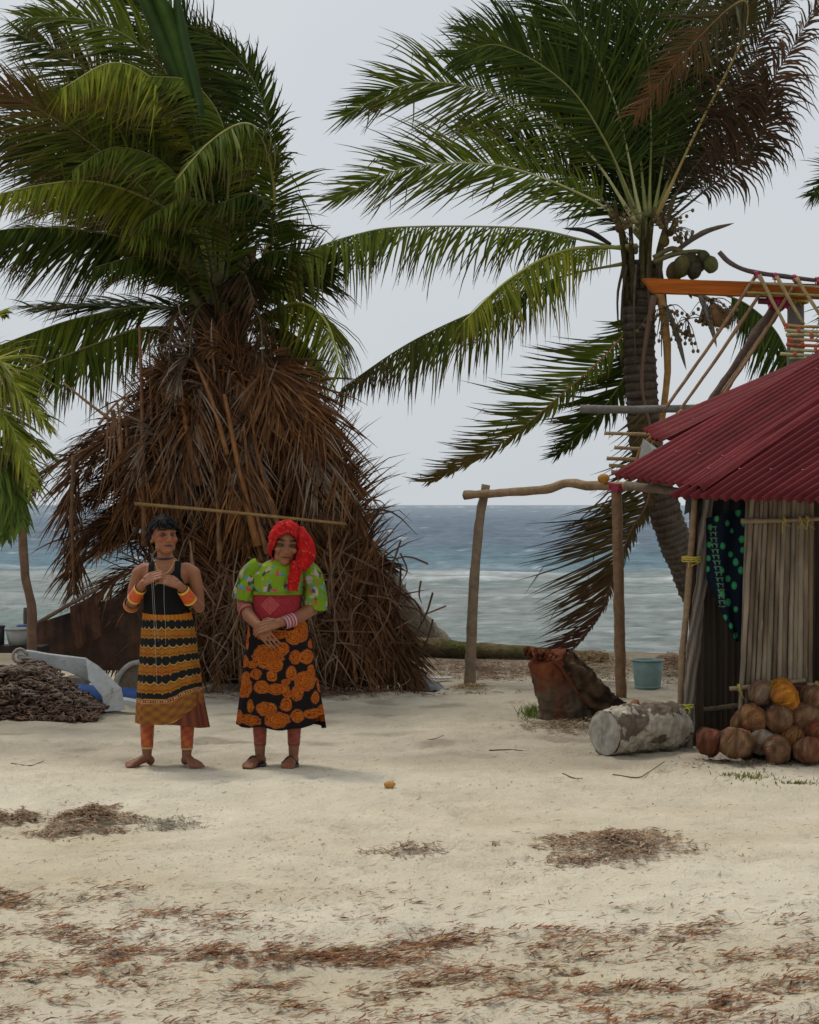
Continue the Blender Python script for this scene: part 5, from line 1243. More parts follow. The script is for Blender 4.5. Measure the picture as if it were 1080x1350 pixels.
def head(mb, c, R, s=1.0):
    E = lambda p, r, **k: ell(mb, c + R @ (V(p) * s), tuple(x * s for x in r), nu=24, nv=16, R=R, **k)
    C = lambda p0, r0, p1, r1: caps(mb, c + R @ (V(p0) * s), r0 * s, c + R @ (V(p1) * s), r1 * s)
    E((0, .012, .018), (.072, .090, .094)); E((0, -.022, -.035), (.061, .064, .075)); E((0, -.055, -.088), (.030, .028, .026))
    for sx in (-1, 1):
        E((sx * .041, -.062, -.022), (.024, .022, .02)); E((sx * .043, -.02, -.064), (.018, .034, .028)); E((sx * .074, .008, -.012), (.010, .02, .031))
        C((sx * .014, -.084, .030), .010, (sx * .046, -.072, .027), .009)
        C((sx * .012, -.094, -.034), .010, (sx * .014, -.088, -.034), .009)
    C((0, -.080, .022), .010, (0, -.101, -.022), .0125); C((0, -.101, -.022), .013, (0, -.098, -.03), .012)
    C((-.02, -.079, -.058), .007, (0, -.087, -.055), .0085); C((.02, -.079, -.058), .007, (0, -.087, -.055), .0085)
    C((-.016, -.078, -.067), .008, (.016, -.078, -.067), .008)

def remesh(mb, name, voxel, colfun, material, parent, origin):
    me = bpy.data.meshes.new(name); me.from_pydata([tuple(p) for p in mb.v], [], mb.f); tmp = bpy.data.objects.new(name + '_tmp', me); col.objects.link(tmp)
    r = tmp.modifiers.new('r', 'REMESH'); r.mode = 'VOXEL'; r.voxel_size = voxel
    s = tmp.modifiers.new('s', 'SMOOTH'); s.iterations = 3; s.factor = .5
    dg = bpy.context.evaluated_depsgraph_get(); ev = tmp.evaluated_get(dg); out = bpy.data.meshes.new_from_object(ev)
    bpy.data.objects.remove(tmp); out.name = name
    at = out.attributes.new('Col', 'FLOAT_COLOR', 'POINT'); buf = []
    for v in out.vertices: cc = colfun(v.co); buf.extend((*cc, 1.0))
    at.data.foreach_set('color', buf)
    out.materials.clear(); out.materials.append(material); out.polygons.foreach_set('use_smooth', [True] * len(out.polygons))
    o = bpy.data.objects.new(name, out); col.objects.link(o); o.parent = parent; ORG[o.name] = V(origin)
    return o

SKIN = (.25, .098, .045); SKIN_D = (.14, .052, .027)
def headcol(p, c, R, s, extra):
    q = R.inverted() @ (V(p) - c) / s
    if q.length > .16: return None
    k = SKIN
    if q.y < -.03:
        for sx in (-1, 1):
            e = math.hypot((q.x - sx * .031) / .017, (q.z - .006) / .0085)
            if e < 1.5: k = mix((.075, .032, .022), k, sm(.6, 1.5, e))
            b = math.hypot((q.x - sx * .032) / .024, (q.z - .033) / .006)
            if b < 1: k = (.03, .017, .013)
        l = math.hypot(q.x / .024, (q.z + .060) / .006)
        if l < 1.3: k = (.13, .042, .032)
        if abs(q.x) < .019 and abs(q.z + .060) < .0022: k = (.05, .018, .014)
        k = extra(q, k)
    return k

def eyes(parent, c, R, s):
    for sx in (-1, 1):
        mb = MB(); p = c + R @ (V((sx * .031, -.0742, .006)) * s)
        ell(mb, p, (.0115 * s, .0075 * s, .0048 * s), lambda d: (.012, .008, .007) if (math.hypot(d.x, d.z) < .62 and d.y < 0) else (.10, .075, .06), 14, 12, R)
        mb.build('eye', M['skin'], parent)

def person(cx, label):
    X = (cx - CX) / PS
    o = V((X, YP, ground_z(X, YP)))
    return thing('person', o, label, 'person', 'women standing on the beach'), o

# helper: build local mesh as child (local coordinates relative to the person's feet)
def child(mb, name, mt, root, parent=None, **k):
    o = ORG[root.name]
    mb.v = [p + o for p in mb.v]
    return mb.build(name, mt, parent or root, **k)

# ================= woman in black top =================
w1, o1 = person(221, 'short haired woman in black tank top and yellow striped wrap skirt threading beads')
q1 = lambda px, py, y=0.0: V(((px - 221) / PS, y, (1009 - py) / PS))
mb = MB()
torso1 = [(q1(222, 880), .14, .105), (q1(221, 850), .150, .115), (q1(220, 815), .133, .102), (q1(219, 795), .126, .098), (q1(219, 768), .134, .102), (q1(219, 754), .150, .092), (q1(219, 744), .130, .075), (q1(219, 738), .075, .055), (q1(219, 732), .045, .045)]
rings(mb, torso1, 28, caps_=True)
caps(mb, q1(219, 745, .01), .050, q1(217, 722, .0), .046)
hc1 = q1(216.5, 706, -.01); R1 = Matrix.Rotation(math.radians(26), 3, 'Z') @ Matrix.Rotation(math.radians(-4), 3, 'X'); head(mb, hc1, R1, 1.0)
# arms: forearms raised, hands meeting before the chest
chain(mb, [q1(192, 750, .0), q1(183, 755, .0), q1(177, 776, .0), q1(173, 798, .01)], [.046, .044, .039, .033])
chain(mb, [q1(173, 799, .0), q1(180, 786, -.10), q1(195, 766, -.20)], [.033, .034, .025])
chain(mb, [q1(246, 750, .0), q1(255, 755, .0), q1(260, 776, .0), q1(263, 799, .01)], [.046, .044, .039, .033])
chain(mb, [q1(263, 800, .0), q1(256, 788, -.10), q1(242, 769, -.20)], [.033, .034, .025])
hand(mb, q1(196, 765, -.205), V((.9, -.15, .55)), V((-.35, -.75, .5)), -1, .75)
hand(mb, q1(241, 768, -.205), V((-.9, -.15, .38)), V((.35, -.75, .5)), 1, .75)
chain(mb, [q1(206, 865, .0), q1(196, 925, -.01), q1(193, 965, .015), q1(194, 997, .0)], [.085, .052, .039, .028])
chain(mb, [q1(236, 865, .0), q1(246, 925, -.01), q1(247, 965, .015), q1(246, 998, .0)], [.085, .052, .039, .028])
foot(mb, q1(194, 997, .0), q1(170, 1008, -.09), .80); foot(mb, q1(246, 998, .0), q1(264, 1008, -.11), .80)
def x1(q, k):
    for sx in (-1, 1):
        e = math.hypot((q.x - sx * .042) / .026, (q.z + .020) / .018)
        if e < 1.3: k = mix((.30, .062, .026), k, sm(.3, 1.3, e))
    return k
body1 = remesh(mb, 'body', .0045, lambda p: headcol(p, hc1, R1, 1.0, x1) or mix(SKIN, SKIN_D, cl(.3 + .5 * nz(p.x * 9, p.y * 9, p.z * 9)) * .5 + .5 * (p.z < .1)), M['skin'], w1, o1)
eyes(w1, o1 + hc1, R1, 1.0)
# hair: cropped, with a fringe
mb = MB(); vs_ = []; nu, nv = 64, 40
keep = []
for j in range(nv + 1):
    ph = math.pi * .82 * j / nv
    for i in range(nu):
        th = 2 * math.pi * i / nu; d = V((math.sin(ph) * math.cos(th), math.sin(ph) * math.sin(th), math.cos(ph)))
        r = 1 + .05 * nz(d.x * 4, d.y * 4, d.z * 4) + .035 * nz(d.x * 16, d.y * 16, d.z * 5)
        vs_.append(hc1 + R1 @ V((d.x * .088 * r, d.y * .103 * r + .012, d.z * .114 * r + .020)))
def hairface(i, j):
    ph = math.pi * .82 * (j + .5) / nv; th = 2 * math.pi * (i + .5) / nu; x, y, z = math.sin(ph) * math.cos(th), math.sin(ph) * math.sin(th), math.cos(ph)
    jag = .10 * nz(th * 6, 1.7) + .05 * nz(th * 17, 4)
    front = sm(.15, -.45, y)
    lim = lerp(-.80 + jag, .16 + jag + .12 * abs(x), front)
    return z > lim
mb.add(vs_, [(j * nu + i, (j + 1) * nu + i, (j + 1) * nu + (i + 1) % nu, j * nu + (i + 1) % nu) for j in range(nv) for i in range(nu) if hairface(i, j)], (1, 1, 1))
hr = random.Random(2)
for k in range(520):
    th = hr.uniform(0, 6.283); ph = hr.uniform(.1, 1.75); d = V((math.sin(ph) * math.cos(th), math.sin(ph) * math.sin(th), math.cos(ph)))
    if d.y < -.35 and d.z < .3: continue
    p = V((d.x * .09, d.y * .105 + .012, d.z * .116 + .02)); dn = V((d.x * .4 + hr.gauss(0, .25), d.y * .4 + hr.gauss(0, .25), -.6)).normalized()
    ln = hr.uniform(.03, .055); path = [p, p + dn * ln * .5 + d * .006, p + dn * ln + d * .004]
    if path[2].y < -.06 and path[2].z < .034: path[2].z = .036
    strip(mb, [hc1 + R1 @ a for a in path], lambda t: .006 * (1 - .8 * t), R1 @ (d.cross(dn).normalized() if d.cross(dn).length > .01 else V((1, 0, 0))), (1, 1, 1))
child(mb, 'hair', M['hair'], w1)
# tank top
def mask1(p, a):
    zx = p.x - q1(219, 0).x; py = 1009 - p.z * PS; fr = p.y < 0
    if fr and py > 812 - 9 * (zx / .14) ** 2: return False
    if py < 768 and abs(zx) > .098 + .02 * sm(756, 768, py): return False
    if py < (760 if fr else 748):
        if abs(zx) < .062 * (1 - .55 * sm(748, 760, py) if fr else 1) + (-.004 if py > 755 else 0): return False
    return True
mb = MB(); rings(mb, resec([(q1(220, 818), .136, .106)] + torso1[3:8], 170), 220, (.010, .010, .011), mask=mask1, off=.009, wave=lambda a, v: 1 + .012 * math.sin(a * 7 + v * 9) * (1 - v)); child(mb, 'tank_top', M['cloth'], w1)
# wrap skirt
def skirt_col1(a, hpx):
    """hpx: rows below the waist in photo pixels"""
    u = a * 9.0
    top = 108
    GOLD, DKG, BLK, ORA, REDB, WHT = (.36, .155, .016), (.17, .058, .014), (.012, .013, .013), (.36, .085, .012), (.15, .018, .014), (.45, .34, .2)
    if hpx < 3.5: return ORA if math.sin(u * 4) > 0 else GOLD
    if hpx < top:
        ph = (hpx - 5) % 23.8
        sc = 3.0 + 4.0 * abs(math.sin(u * 1.3)) ** .8
        dcen = abs(ph - 5)
        if dcen < sc: return BLK
        if dcen < sc + 1.6: return (.40, .24, .07)
        zz = abs(((ph - 17.0) + 2.2 * abs(math.sin(u * 1.3)) * (1 if ph > 17 else -1)))
        if 4.5 < zz < 5.8: return (.13, .04, .015)
        kk = .5 + .5 * math.sin(u * 5.2) * math.sin(ph * 1.6)
        return mix(mix(GOLD, ORA, cl(.25 + .9 * nz(u * .35, hpx * .05))), DKG, .7 * kk)
    b = hpx - top
    if b < 1.2 or 5 < b < 6: return (.40, .2, .05)
    if b < 5: return WHT if (u * 1.4) % 1 < .5 and 2 < b < 4.2 else REDB
    if b > 33 and b < 34.2: return (.42, .24, .06)
    if 34.2 <= b < 38: return WHT if (u * 1.4) % 1 < .5 and 35 < b < 37.2 else REDB
    if b >= 38: return REDB
    kk = .5 + .5 * math.sin(u * 1.4) * math.cos((b - 19) * .5)
    return mix((.27, .115, .022), (.15, .055, .02), kk)
def skirt1(name, hem, waist_rx, hem_l, hem_r, inner=False):
    mb = MB(); n = 260; rows = 170; vs_ = []; cs = []
    for j in range(rows + 1):
        v = j / rows
        for i in range(n):
            a = 2 * math.pi * i / n; cx_ = math.cos(a); fr = math.sin(a) < 0
            rise = 0 if inner else (26 * sm(-.2, 1.0, cx_) ** 1.4)
            hm = hem - rise + (6 * sm(0, 1, cx_) if inner else 0)
            py = lerp(805 - 3 * math.sin(a), hm, v)
            k = max(0.0, (py - 810) / 145)
            xl = lerp(188, hem_l, k ** .9); xr = lerp(253, hem_r, k ** .8)
            xc = (xl + xr) / 2; rx = (xr - xl) / 2; ry = lerp(.118, .155, k) * PS
            fold = 1 + .026 * k ** .6 * math.sin(a * 9 + 1 + v * 2 + math.sin(a * 2)) + .026 * k * math.sin(a * 5 + v) + .006 * math.sin(a * 23 + v * 9) + (.035 * k * math.exp(-((a - 5.45) / .16) ** 2) - .03 * math.exp(-((a - 5.2) / .12) ** 2) * sm(0, .3, k) + .02 * math.exp(-((a - 4.98) / .1) ** 2) * sm(0, .3, k) if not inner else 0)
            p = q1(xc + cx_ * rx * fold * (lerp(.86, .985, v ** 2) if inner else 1), py, math.sin(a) * ry * fold / PS * (lerp(.84, .95, v ** 2) if inner else 1))
            vs_.append(p)
            lift = 0 if inner else 19 * sm(-.15, .9, cx_) * sm(.1, .9, k) if fr else 0
            arc = a if a > .5 else a + 2 * math.pi
            cs.append(skirt_col1(arc, py - 810 + lift) if not inner else mix((.10, .03, .02), (.17, .05, .025), .5 + .5 * math.sin(arc * 20)))
    mb.add(vs_, [(j * n + i, j * n + (i + 1) % n, (j + 1) * n + (i + 1) % n, (j + 1) * n + i) for j in range(rows) for i in range(n)], cs)
    return child(mb, name, M['cloth'], w1)
skirt1('skirt', 951, .14, 178, 272); skirt1('underskirt', 951, .14, 184, 276, True)
# beaded cuffs
def cuff(root, a, b, r0, r1, bands, name, shift=0):
    mb = MB(); n = 26; path = [a.lerp(b, i / n) for i in range(n + 1)]
    tube(mb, path, lambda t: lerp(r0, r1, t) * (1 + .04 * abs(math.sin(t * n / 2 * math.pi))), 22, caps=False, cfun=lambda t, a_, q: bands(t, a_)); return child(mb, name, M['bead'], root)
def bb(t, a):
    if t < .14 or t > .86: return (.62, .42, .07)
    return (.55, .085, .014) if math.sin(a * 6) * math.sin(t * 14) < .6 else (.55, .06, .02)
def bb2(t, a): return (.62, .45, .12) if t > .8 else (.50, .10, .025) if t > .25 else (.45, .13, .03)
cuff(w1, q1(179.5, 787.5, -.095), q1(190.5, 772.5, -.17), .041, .036, bb, 'beaded_cuff')
cuff(w1, q1(254, 790, -.11), q1(245.5, 774, -.175), .041, .036, bb, 'beaded_cuff')
cuff(w1, q1(176, 793, -.05), q1(173.5, 797, -.02), .047, .047, bb2, 'beaded_cuff')
def legband(root, qf, x0, y0, x1, y1, r0, r1, c1, c2, c3):
    a, b = qf(x0, y0, .012), qf(x1, y1, .003); mb = MB(); n = 60
    tube(mb, [a.lerp(b, i / n) for i in range(n + 1)], lambda t: lerp(r0, r1, t) * (1 + .035 * abs(math.sin(t * 30 * math.pi / 2))), 24, caps=False,
         cfun=lambda t, a_, q: c3 if t > .95 else (mix(c1, c2, cl(.5 + .8 * math.sin(a_ * 3 + t * 9) * math.sin(t * 21)))))
    return child(mb, 'leg_beads', M['bead'], root)
legband(w1, q1, 194, 935, 194, 986, .047, .035, (.46, .105, .012), (.30, .045, .014), (.45, .33, .12))
legband(w1, q1, 247, 940, 246.5, 987, .046, .035, (.46, .105, .012), (.30, .045, .014), (.45, .33, .12))
# necklaces
mb = MB(); tube(mb, [q1(218, 734, -.002) + V((math.cos(a / 20 * 6.2832) * .054, math.sin(a / 20 * 6.2832) * .054, .006 * math.sin(a / 20 * 6.2832))) for a in range(21)], .006, 6, (.03, .012, .01)); child(mb, 'choker', M['bead'], w1)
mb = MB()
for k in range(26):
    t = k / 25; x = lerp(206, 232, t); s_ = math.sin(math.pi * t); ell(mb, q1(x, 738 + 17 * s_ ** .8, -.075 - .035 * s_), (.0042,) * 3, (.55, .38, .12), 6, 5)
child(mb, 'bead_string', M['bead'], w1)
# the threads she is working on
mb = MB()
for pts in ([(208, 760), (210, 800), (213, 850), (215, 900)], [(210, 760), (213, 810), (217, 840)], [(224, 760), (224, 790), (226, 820), (226, 845)]):
    tube(mb, smooth_path([o1 + q1(x, y, -.27 + (.05 if x > 260 else 0)) for x, y in pts], 8), .0010, 4, (.30, .26, .21))
mb.build('bead_thread', M['twine'], label='fine pale bead threads hanging from the hands of the woman in black', cat='thread')

# ================= woman in the red scarf =================
w2, o2 = person(371, 'older woman in red head scarf, green flowered blouse and black and orange skirt')
q2 = lambda px, py, y=0.0: V(((px - 371) / PS, y, (1011 - py) / PS))
mb = MB()
torso2 = [(q2(369, 880), .15, .12), (q2(369, 850), .165, .128), (q2(367, 820), .15, .12), (q2(365, 795), .135, .11), (q2(366, 775), .138, .11), (q2(369, 758), .148, .098), (q2(371, 748), .132, .078), (q2(373, 742), .085, .06), (q2(374, 738), .048, .048)]
rings(mb, torso2, 28, caps_=True)
caps(mb, q2(374, 752, .01), .052, q2(376, 735, -.005), .049)
hc2 = q2(377, 720, -.035); R2 = Matrix.Rotation(math.radians(9), 3, 'Z') @ Matrix.Rotation(math.radians(5), 3, 'Y') @ Matrix.Rotation(math.radians(6), 3, 'X'); head(mb, hc2, R2, 1.04)
chain(mb, [q2(340, 754, .0), q2(332, 760, .0), q2(326, 780, .0), q2(321, 798, .0)], [.05, .053, .048, .041])
chain(mb, [q2(321, 798, .0), q2(330, 812, -.09), q2(343, 824, -.165)], [.041, .038, .030])
chain(mb, [q2(401, 754, .0), q2(409, 760, .0), q2(413, 780, .0), q2(412, 803, .0)], [.05, .053, .048, .041])
chain(mb, [q2(412, 803, .0), q2(394, 815, -.10), q2(371, 820, -.175)], [.041, .038, .030])
hand(mb, q2(344, 825, -.17), V((.55, -.25, -.62)), V((-.1, -1, .15)), -1, .30, 1.0)
hand(mb, q2(369, 821, -.185), V((-1, -.15, -.2)), V((0, -.85, .5)), 1, .65, 1.0)
chain(mb, [q2(354, 865), q2(344, 925), q2(342, 965, .015), q2(343, 999)], [.09, .054, .041, .029])
chain(mb, [q2(384, 865), q2(388, 925), q2(388, 965, .015), q2(387, 999)], [.09, .054, .041, .029])
foot(mb, q2(343, 999), q2(333, 1010, -.11)); foot(mb, q2(387, 999), q2(383, 1010, -.11))
def x2(q, k):
    if abs(q.x) < .006 and -.02 < q.z < .03 and q.y < -.07: k = mix(k, (.06, .025, .02), .35)
    if abs(abs(q.x) - .032 - (-.02 - q.z) * .3) < .004 and -.06 < q.z < -.02: k = mix(k, SKIN_D, .8)
    if q.z > .045 and math.sin(q.z * 700) > .6: k = mix(k, SKIN_D, .5)
    return k
body2 = remesh(mb, 'body', .0045, lambda p: headcol(p, hc2, R2, 1.04, x2) or mix(SKIN, SKIN_D, cl(.4 + .5 * nz(p.x * 9, p.y * 9, p.z * 9)) * .7 + .3 * (p.z < .1)), M['skin'], w2, o2)
eyes(w2, o2 + hc2, R2, 1.04)
# red scarf: hood and hanging tail
REDC, REDD, REDY = (.42, .010, .010), (.24, .006, .008), (.52, .09, .035)
def redc(p): 
    k = cl(.5 + .9 * nz(p.x * 30, p.y * 30, p.z * 30)); c = mix(REDD, REDC, k)
    return mix(c, REDY, sm(.42, .55, nz(p.x * 130, p.y * 130, p.z * 130)))
mb = MB(); vs_ = []; cs = []; nu, nv = 80, 56
for j in range(nv + 1):
    ph = math.pi * .88 * j / nv
    for i in range(nu):
        th = 2 * math.pi * i / nu; d = V((math.sin(ph) * math.cos(th), math.sin(ph) * math.sin(th), math.cos(ph)))
        r = 1 + .07 * nz(d.x * 3, d.y * 3, d.z * 3) + .035 * abs(math.sin(d.z * 9 + d.x * 6 + d.y * 3))
        flare = 1 + .16 * sm(.1, -.8, d.z)
        p = hc2 + R2 @ V((d.x * .098 * r * flare, d.y * .114 * r * flare + .015, d.z * .128 * r + .018)); vs_.append(p); cs.append(redc(p))
def sface(i, j):
    ph = math.pi * .88 * (j + .5) / nv; th = 2 * math.pi * (i + .5) / nu; x, y, z = math.sin(ph) * math.cos(th), math.sin(ph) * math.sin(th), math.cos(ph)
    return not (y < -.12 and (x / .76) ** 2 + ((z + .38) / .86) ** 2 < 1)
mb.add(vs_, [(j * nu + i, (j + 1) * nu + i, (j + 1) * nu + (i + 1) % nu, j * nu + (i + 1) % nu) for j in range(nv) for i in range(nu) if sface(i, j)], cs)
def drape(secs, ph):
    rings(mb, resec(secs, 36), 48, cf=lambda a, v, p: redc(p), wave=lambda a, v: 1 + .17 * math.sin(a * 4 + v * 7 + ph) + .10 * abs(math.sin(a * 5 + v * 3)) - .05 + .04 * math.sin(v * 30 + a * 3))
drape([(q2(392, 696, -.02), .03, .05), (q2(399, 711, -.04), .048, .06), (q2(403, 726, -.05), .056, .06), (q2(403, 739, -.07), .060, .055), (q2(398, 749, -.09), .046, .045), (q2(395, 754, -.1), .02, .02)], 0)
drape([(q2(394, 740, -.09), .035, .035), (q2(391, 755, -.12), .036, .03), (q2(389, 767, -.135), .030, .022), (q2(387, 779, -.135), .022, .014)], 2)
o = child(mb, 'head_scarf', M['cloth'], w2); sl = o.modifiers.new('thick', 'SOLIDIFY'); sl.thickness = .005; sl.offset = 0
# hair showing at the temple
mb = MB(); ell(mb, hc2 + R2 @ V((0, .026, .03)), (.080, .086, .100), (1, 1, 1), 24, 16, R2); o = child(mb, 'hair', M['hair'], w2)
# blouse
GRN = (.105, .195, .010)
def floral(p, s=1.55):
    k = nz(p.x * 13 * s, p.y * 13 * s, p.z * 13 * s); k2 = nz(p.x * 19 * s + 7, p.y * 19 * s, p.z * 19 * s); k3 = nz(p.x * 24 * s, p.y * 24 * s + 9, p.z * 24 * s)
    c = mix(GRN, (.165, .265, .014), cl(.5 + nz(p.x * 5, p.y * 5, p.z * 5)))
    if k > .30: c = (.035, .06, .025) if k2 > -.05 else (.34, .26, .23)
    elif k2 > .40: c = (.40, .06, .05)
    elif k3 > .43: c = (.06, .20, .33)
    elif k2 < -.46: c = (.36, .31, .26)
    return c
mb = MB(); rings(mb, resec([(q2(366, 785), .146, .12)] + torso2[4:9], 60), 110, cf=lambda a, v, p: (.13, .20, .014) if v < .1 else floral(p), off=.014, wave=lambda a, v: 1 + .03 * math.sin(a * 9 + v * 4) * (1 - v) + .02 * math.sin(v * 13 + a * 3), mask=lambda p, a: (1011 - p.z * PS) > 738); child(mb, 'blouse', M['cloth'], w2)
def sleeve(path, radii, seed):
    mb = MB(); pth = smooth_path(path, 30); m = len(radii) - 1
    def rad(t): u = t * m; k = min(int(u), m - 1); return lerp(radii[k], radii[k + 1], u - k)
    n = 48; A = None; vs_ = []; cs = []
    for i, p in enumerate(pth):
        T = (pth[min(i + 1, 30)] - pth[max(i - 1, 0)]).normalized()
        if A is None: A, B = frame_for(T, V((0, 1, 0)))
        else: A = (A - T * A.dot(T)).normalized(); B = A.cross(T)
        t = i / 30
        for k in range(n):
            a = 2 * math.pi * k / n; r = rad(t) * (1 + .12 * abs(math.sin(a * 4 + seed + t * 2)) * sm(.05, .6, t) + .05 * math.sin(t * 16 + a * 2) + .05 * math.sin(a * 3 + t * 6 + seed) + .05 * math.sin(a * 15) * sm(.8, 1, t))
            q = p + A * math.cos(a) * r + B * math.sin(a) * r; vs_.append(q); cs.append(floral(q + V((seed, 0, 0))))
    mb.add(vs_, [(i * n + k, i * n + (k + 1) % n, (i + 1) * n + (k + 1) % n, (i + 1) * n + k) for i in range(30) for k in range(n)], cs)
    o = child(mb, 'sleeve', M['cloth'], w2); so_ = o.modifiers.new('thick', 'SOLIDIFY'); so_.thickness = .003
sleeve([q2(343, 746, 0), q2(333, 754, 0), q2(326, 772, 0), q2(320, 793, -.005)], [.048, .053, .056, .060, .060], 1)
sleeve([q2(399, 746, 0), q2(408, 754, 0), q2(414, 775, .01), q2(415, 806, .02)], [.048, .053, .056, .060, .064], 3)
# red mola panel at the waist
def mola(a, v, p):
    x = (p.x - q2(358, 0).x) * PS; y = (1011 - p.z * PS) - 798
    if p.y < 0:
        d = abs(x) / 14 + abs(y) / 14
        if d < 1.0: return (.42, .12, .105) if (d * 5) % 1 < .42 else (.25, .012, .022)
        if (abs((x + 40) % 14 - 7) / 7 + abs(y % 9 - 4.5) / 4.5) % .5 < .13: return (.31, .05, .052)
    return (.24, .016, .025)
mb = MB(); rings(mb, resec([(q2(366, 822), .155, .125), (q2(365, 800), .141, .116), (q2(366, 778), .143, .115)], 110), 260, cf=mola, off=.006, wave=lambda a, v: 1 + .006 * math.sin(a * 11)); child(mb, 'mola_panel', M['cloth'], w2)
# skirt with swirling orange motifs
MOT = [(325, 835, 9, 13), (357, 865, 17, 16), (366, 876, 8, 9), (324, 872, 9, 8), (338, 876, 7, 5), (372, 855, 8, 9), (388, 866, 7, 9), (402, 866, 11, 9), (343, 888, 7, 7), (362, 890, 6, 7), (383, 887, 6, 9), (326, 905, 12, 15), (350, 905, 9, 8), (368, 907, 13, 7), (380, 913, 6, 5), (401, 897, 14, 13), (390, 913, 7, 10), (336, 930, 4.5, 8), (378, 927, 6, 9), (414, 920, 6, 8), (356, 933, 12, 9), (368, 947, 14, 10), (318, 945, 7, 9), (335, 948, 15, 7), (391, 942, 8, 8), (412, 940, 15, 6), (395, 832, 10, 14), (385, 840, 8, 10), (366, 836, 15, 6), (352, 838, 8, 5), (410, 850, 6, 6), (330, 850, 2.5, 7), (377, 898, 5, 4), (408, 885, 6, 8), (330, 890, 5, 5), (310, 925, 6, 9), (425, 905, 8, 10), (426, 935, 8, 6)]
def skirt_col2(x, y, back):
    if back: x = 742 - x + 9
    best = 9; bd = 0
    wob = 1 + .16 * nz(x * .16, y * .16, 3) + .08 * nz(x * .5, y * .5, 8)
    for mx, my, rx, ry in MOT:
        d = math.hypot((x - mx) / rx, (y - my) / ry) * wob
        if d < best: best = d; bd = min(rx, ry)
    if best > 1.04: return (.010, .008, .008)
    if best > .86: return (.26, .07, .018)
    rr_ = best * bd / 2.6 + .7 * nz(x * .25, y * .25, 1)
    return (.085, .018, .008) if (rr_ % 1) < .27 else mix((.33, .070, .007), (.39, .105, .009), cl(.5 + nz(x * .1, y * .1)))
mb = MB(); n = 280; rows = 190; vs_ = []; cs = []
for j in range(rows + 1):
    v = j / rows
    for i in range(n):
        a = 2 * math.pi * i / n; cx_ = math.cos(a); fr = math.sin(a) < 0
        hem = lerp(957, 961, .5 + .5 * cx_) - (16 * sm(.45, 1, cx_) if fr else 0) + 1.5 * math.sin(a * 7)
        py = lerp(817, hem, v); k = max(0.0, (py - 817) / 143)
        xl = lerp(329, 313, k ** .8); xr = lerp(406, 428, k ** 1.1); xc = (xl + xr) / 2; rx = (xr - xl) / 2; ry = lerp(.128, .165, k) * PS
        fold = 1 + .045 * k ** .7 * math.sin(a * 9 + 1.2 + v * 1.5 + math.sin(a * 3)) + .022 * k * math.sin(a * 17 + v * 2) - .02 * math.exp(-((a - 4.9) / .12) ** 2) * sm(0, .3, k)
        x = xc + cx_ * rx * fold; vs_.append(q2(x, py, math.sin(a) * ry * fold / PS)); cs.append(skirt_col2(x + 4 * math.sin(a * 2), py, not fr))
mb.add(vs_, [(j * n + i, j * n + (i + 1) % n, (j + 1) * n + (i + 1) % n, (j + 1) * n + i) for j in range(rows) for i in range(n)], cs); child(mb, 'skirt', M['cloth'], w2)
legband(w2, q2, 342.5, 945, 343, 984, .046, .036, (.20, .035, .022), (.30, .06, .03), (.14, .03, .02)); legband(w2, q2, 388, 945, 387.5, 984, .046, .036, (.20, .035, .022), (.30, .06, .03), (.14, .03, .02))
for x0, x1, y1 in ((344, 333, 0), (387, 383, 0)):      # thin soled sandals
    mb = MB(); a = q2(x0, 1008, .03); d = (q2(x1, 1008, -.11) - q2(x0, 1008, 0)); d.z = 0; d.normalize(); sdv = d.cross(V((0, 0, 1))); n = 24; vs_ = []
    for z in (.0, .012):
        for k in range(n):
            t = k / n * 6.2832; vs_.append(V((a.x, a.y, z - .002)) + d * (.075 + math.cos(t) * .125) + sdv * math.sin(t) * (.046 + .008 * math.cos(t)))
    mb.add(vs_, [(k, (k + 1) % n, n + (k + 1) % n, n + k) for k in range(n)] + [tuple(range(n, 2 * n)), tuple(range(n - 1, -1, -1))], (.02, .016, .014))
    s0 = V((a.x, a.y, .02)) + d * .1
    tube(mb, smooth_path([s0 + sdv * .05, s0 + V((0, 0, .045)), s0 - sdv * .05], 8), .008, 6, (.02, .016, .014)); child(mb, 'sandal', M['plastic'], w2)
def bb3(t, a): return ((.42, .22, .2), (.18, .03, .16), (.45, .30, .22), (.30, .03, .04))[int(t * 7.99) % 4]
def bb4(t, a): return ((.40, .12, .09), (.34, .17, .13), (.30, .06, .05))[int(t * 5.99) % 3]
cuff(w2, q2(376, 821, -.165), q2(390, 816.5, -.115), .038, .042, bb3, 'beaded_cuff'); cuff(w2, q2(322.5, 801, -.02), q2(327, 808, -.065), .045, .044, bb4, 'beaded_cuff')
# ------------------------------------------------------------------ seagrass, litter, grass
rnd = random.Random(99)
def leafbit(mb, x, y, ln, wd, an, c, lift=.004, curl=.3):
    d = V((math.cos(an), math.sin(an), 0)); p = V((x, y, ground_z(x, y) + lift)); k = rnd.uniform(-curl, curl)
    d2 = V((math.cos(an + k), math.sin(an + k), 0)); W = V((-d.y, d.x, rnd.uniform(-.5, .5))).normalized()
    a = p - d * ln * .5; b = p + V((0, 0, rnd.uniform(0, ln * .22))); e = b + d2 * ln * .5 + V((0, 0, rnd.uniform(-.004, ln * .12))); e.z = max(e.z, ground_z(e.x, e.y) + .002)
    h = W * wd / 2
    mb.add([a - h * .6, a + h * .6, b - h, b + h, e - h * .3, e + h * .3], [(0, 1, 3, 2), (2, 3, 5, 4)], c)
def browncol():
    r = rnd.random()
    if r < .10: return mix((.36, .22, .07), (.30, .25, .16), rnd.random())
    return mix((.12, .045, .02), (.31, .135, .06), rnd.random())
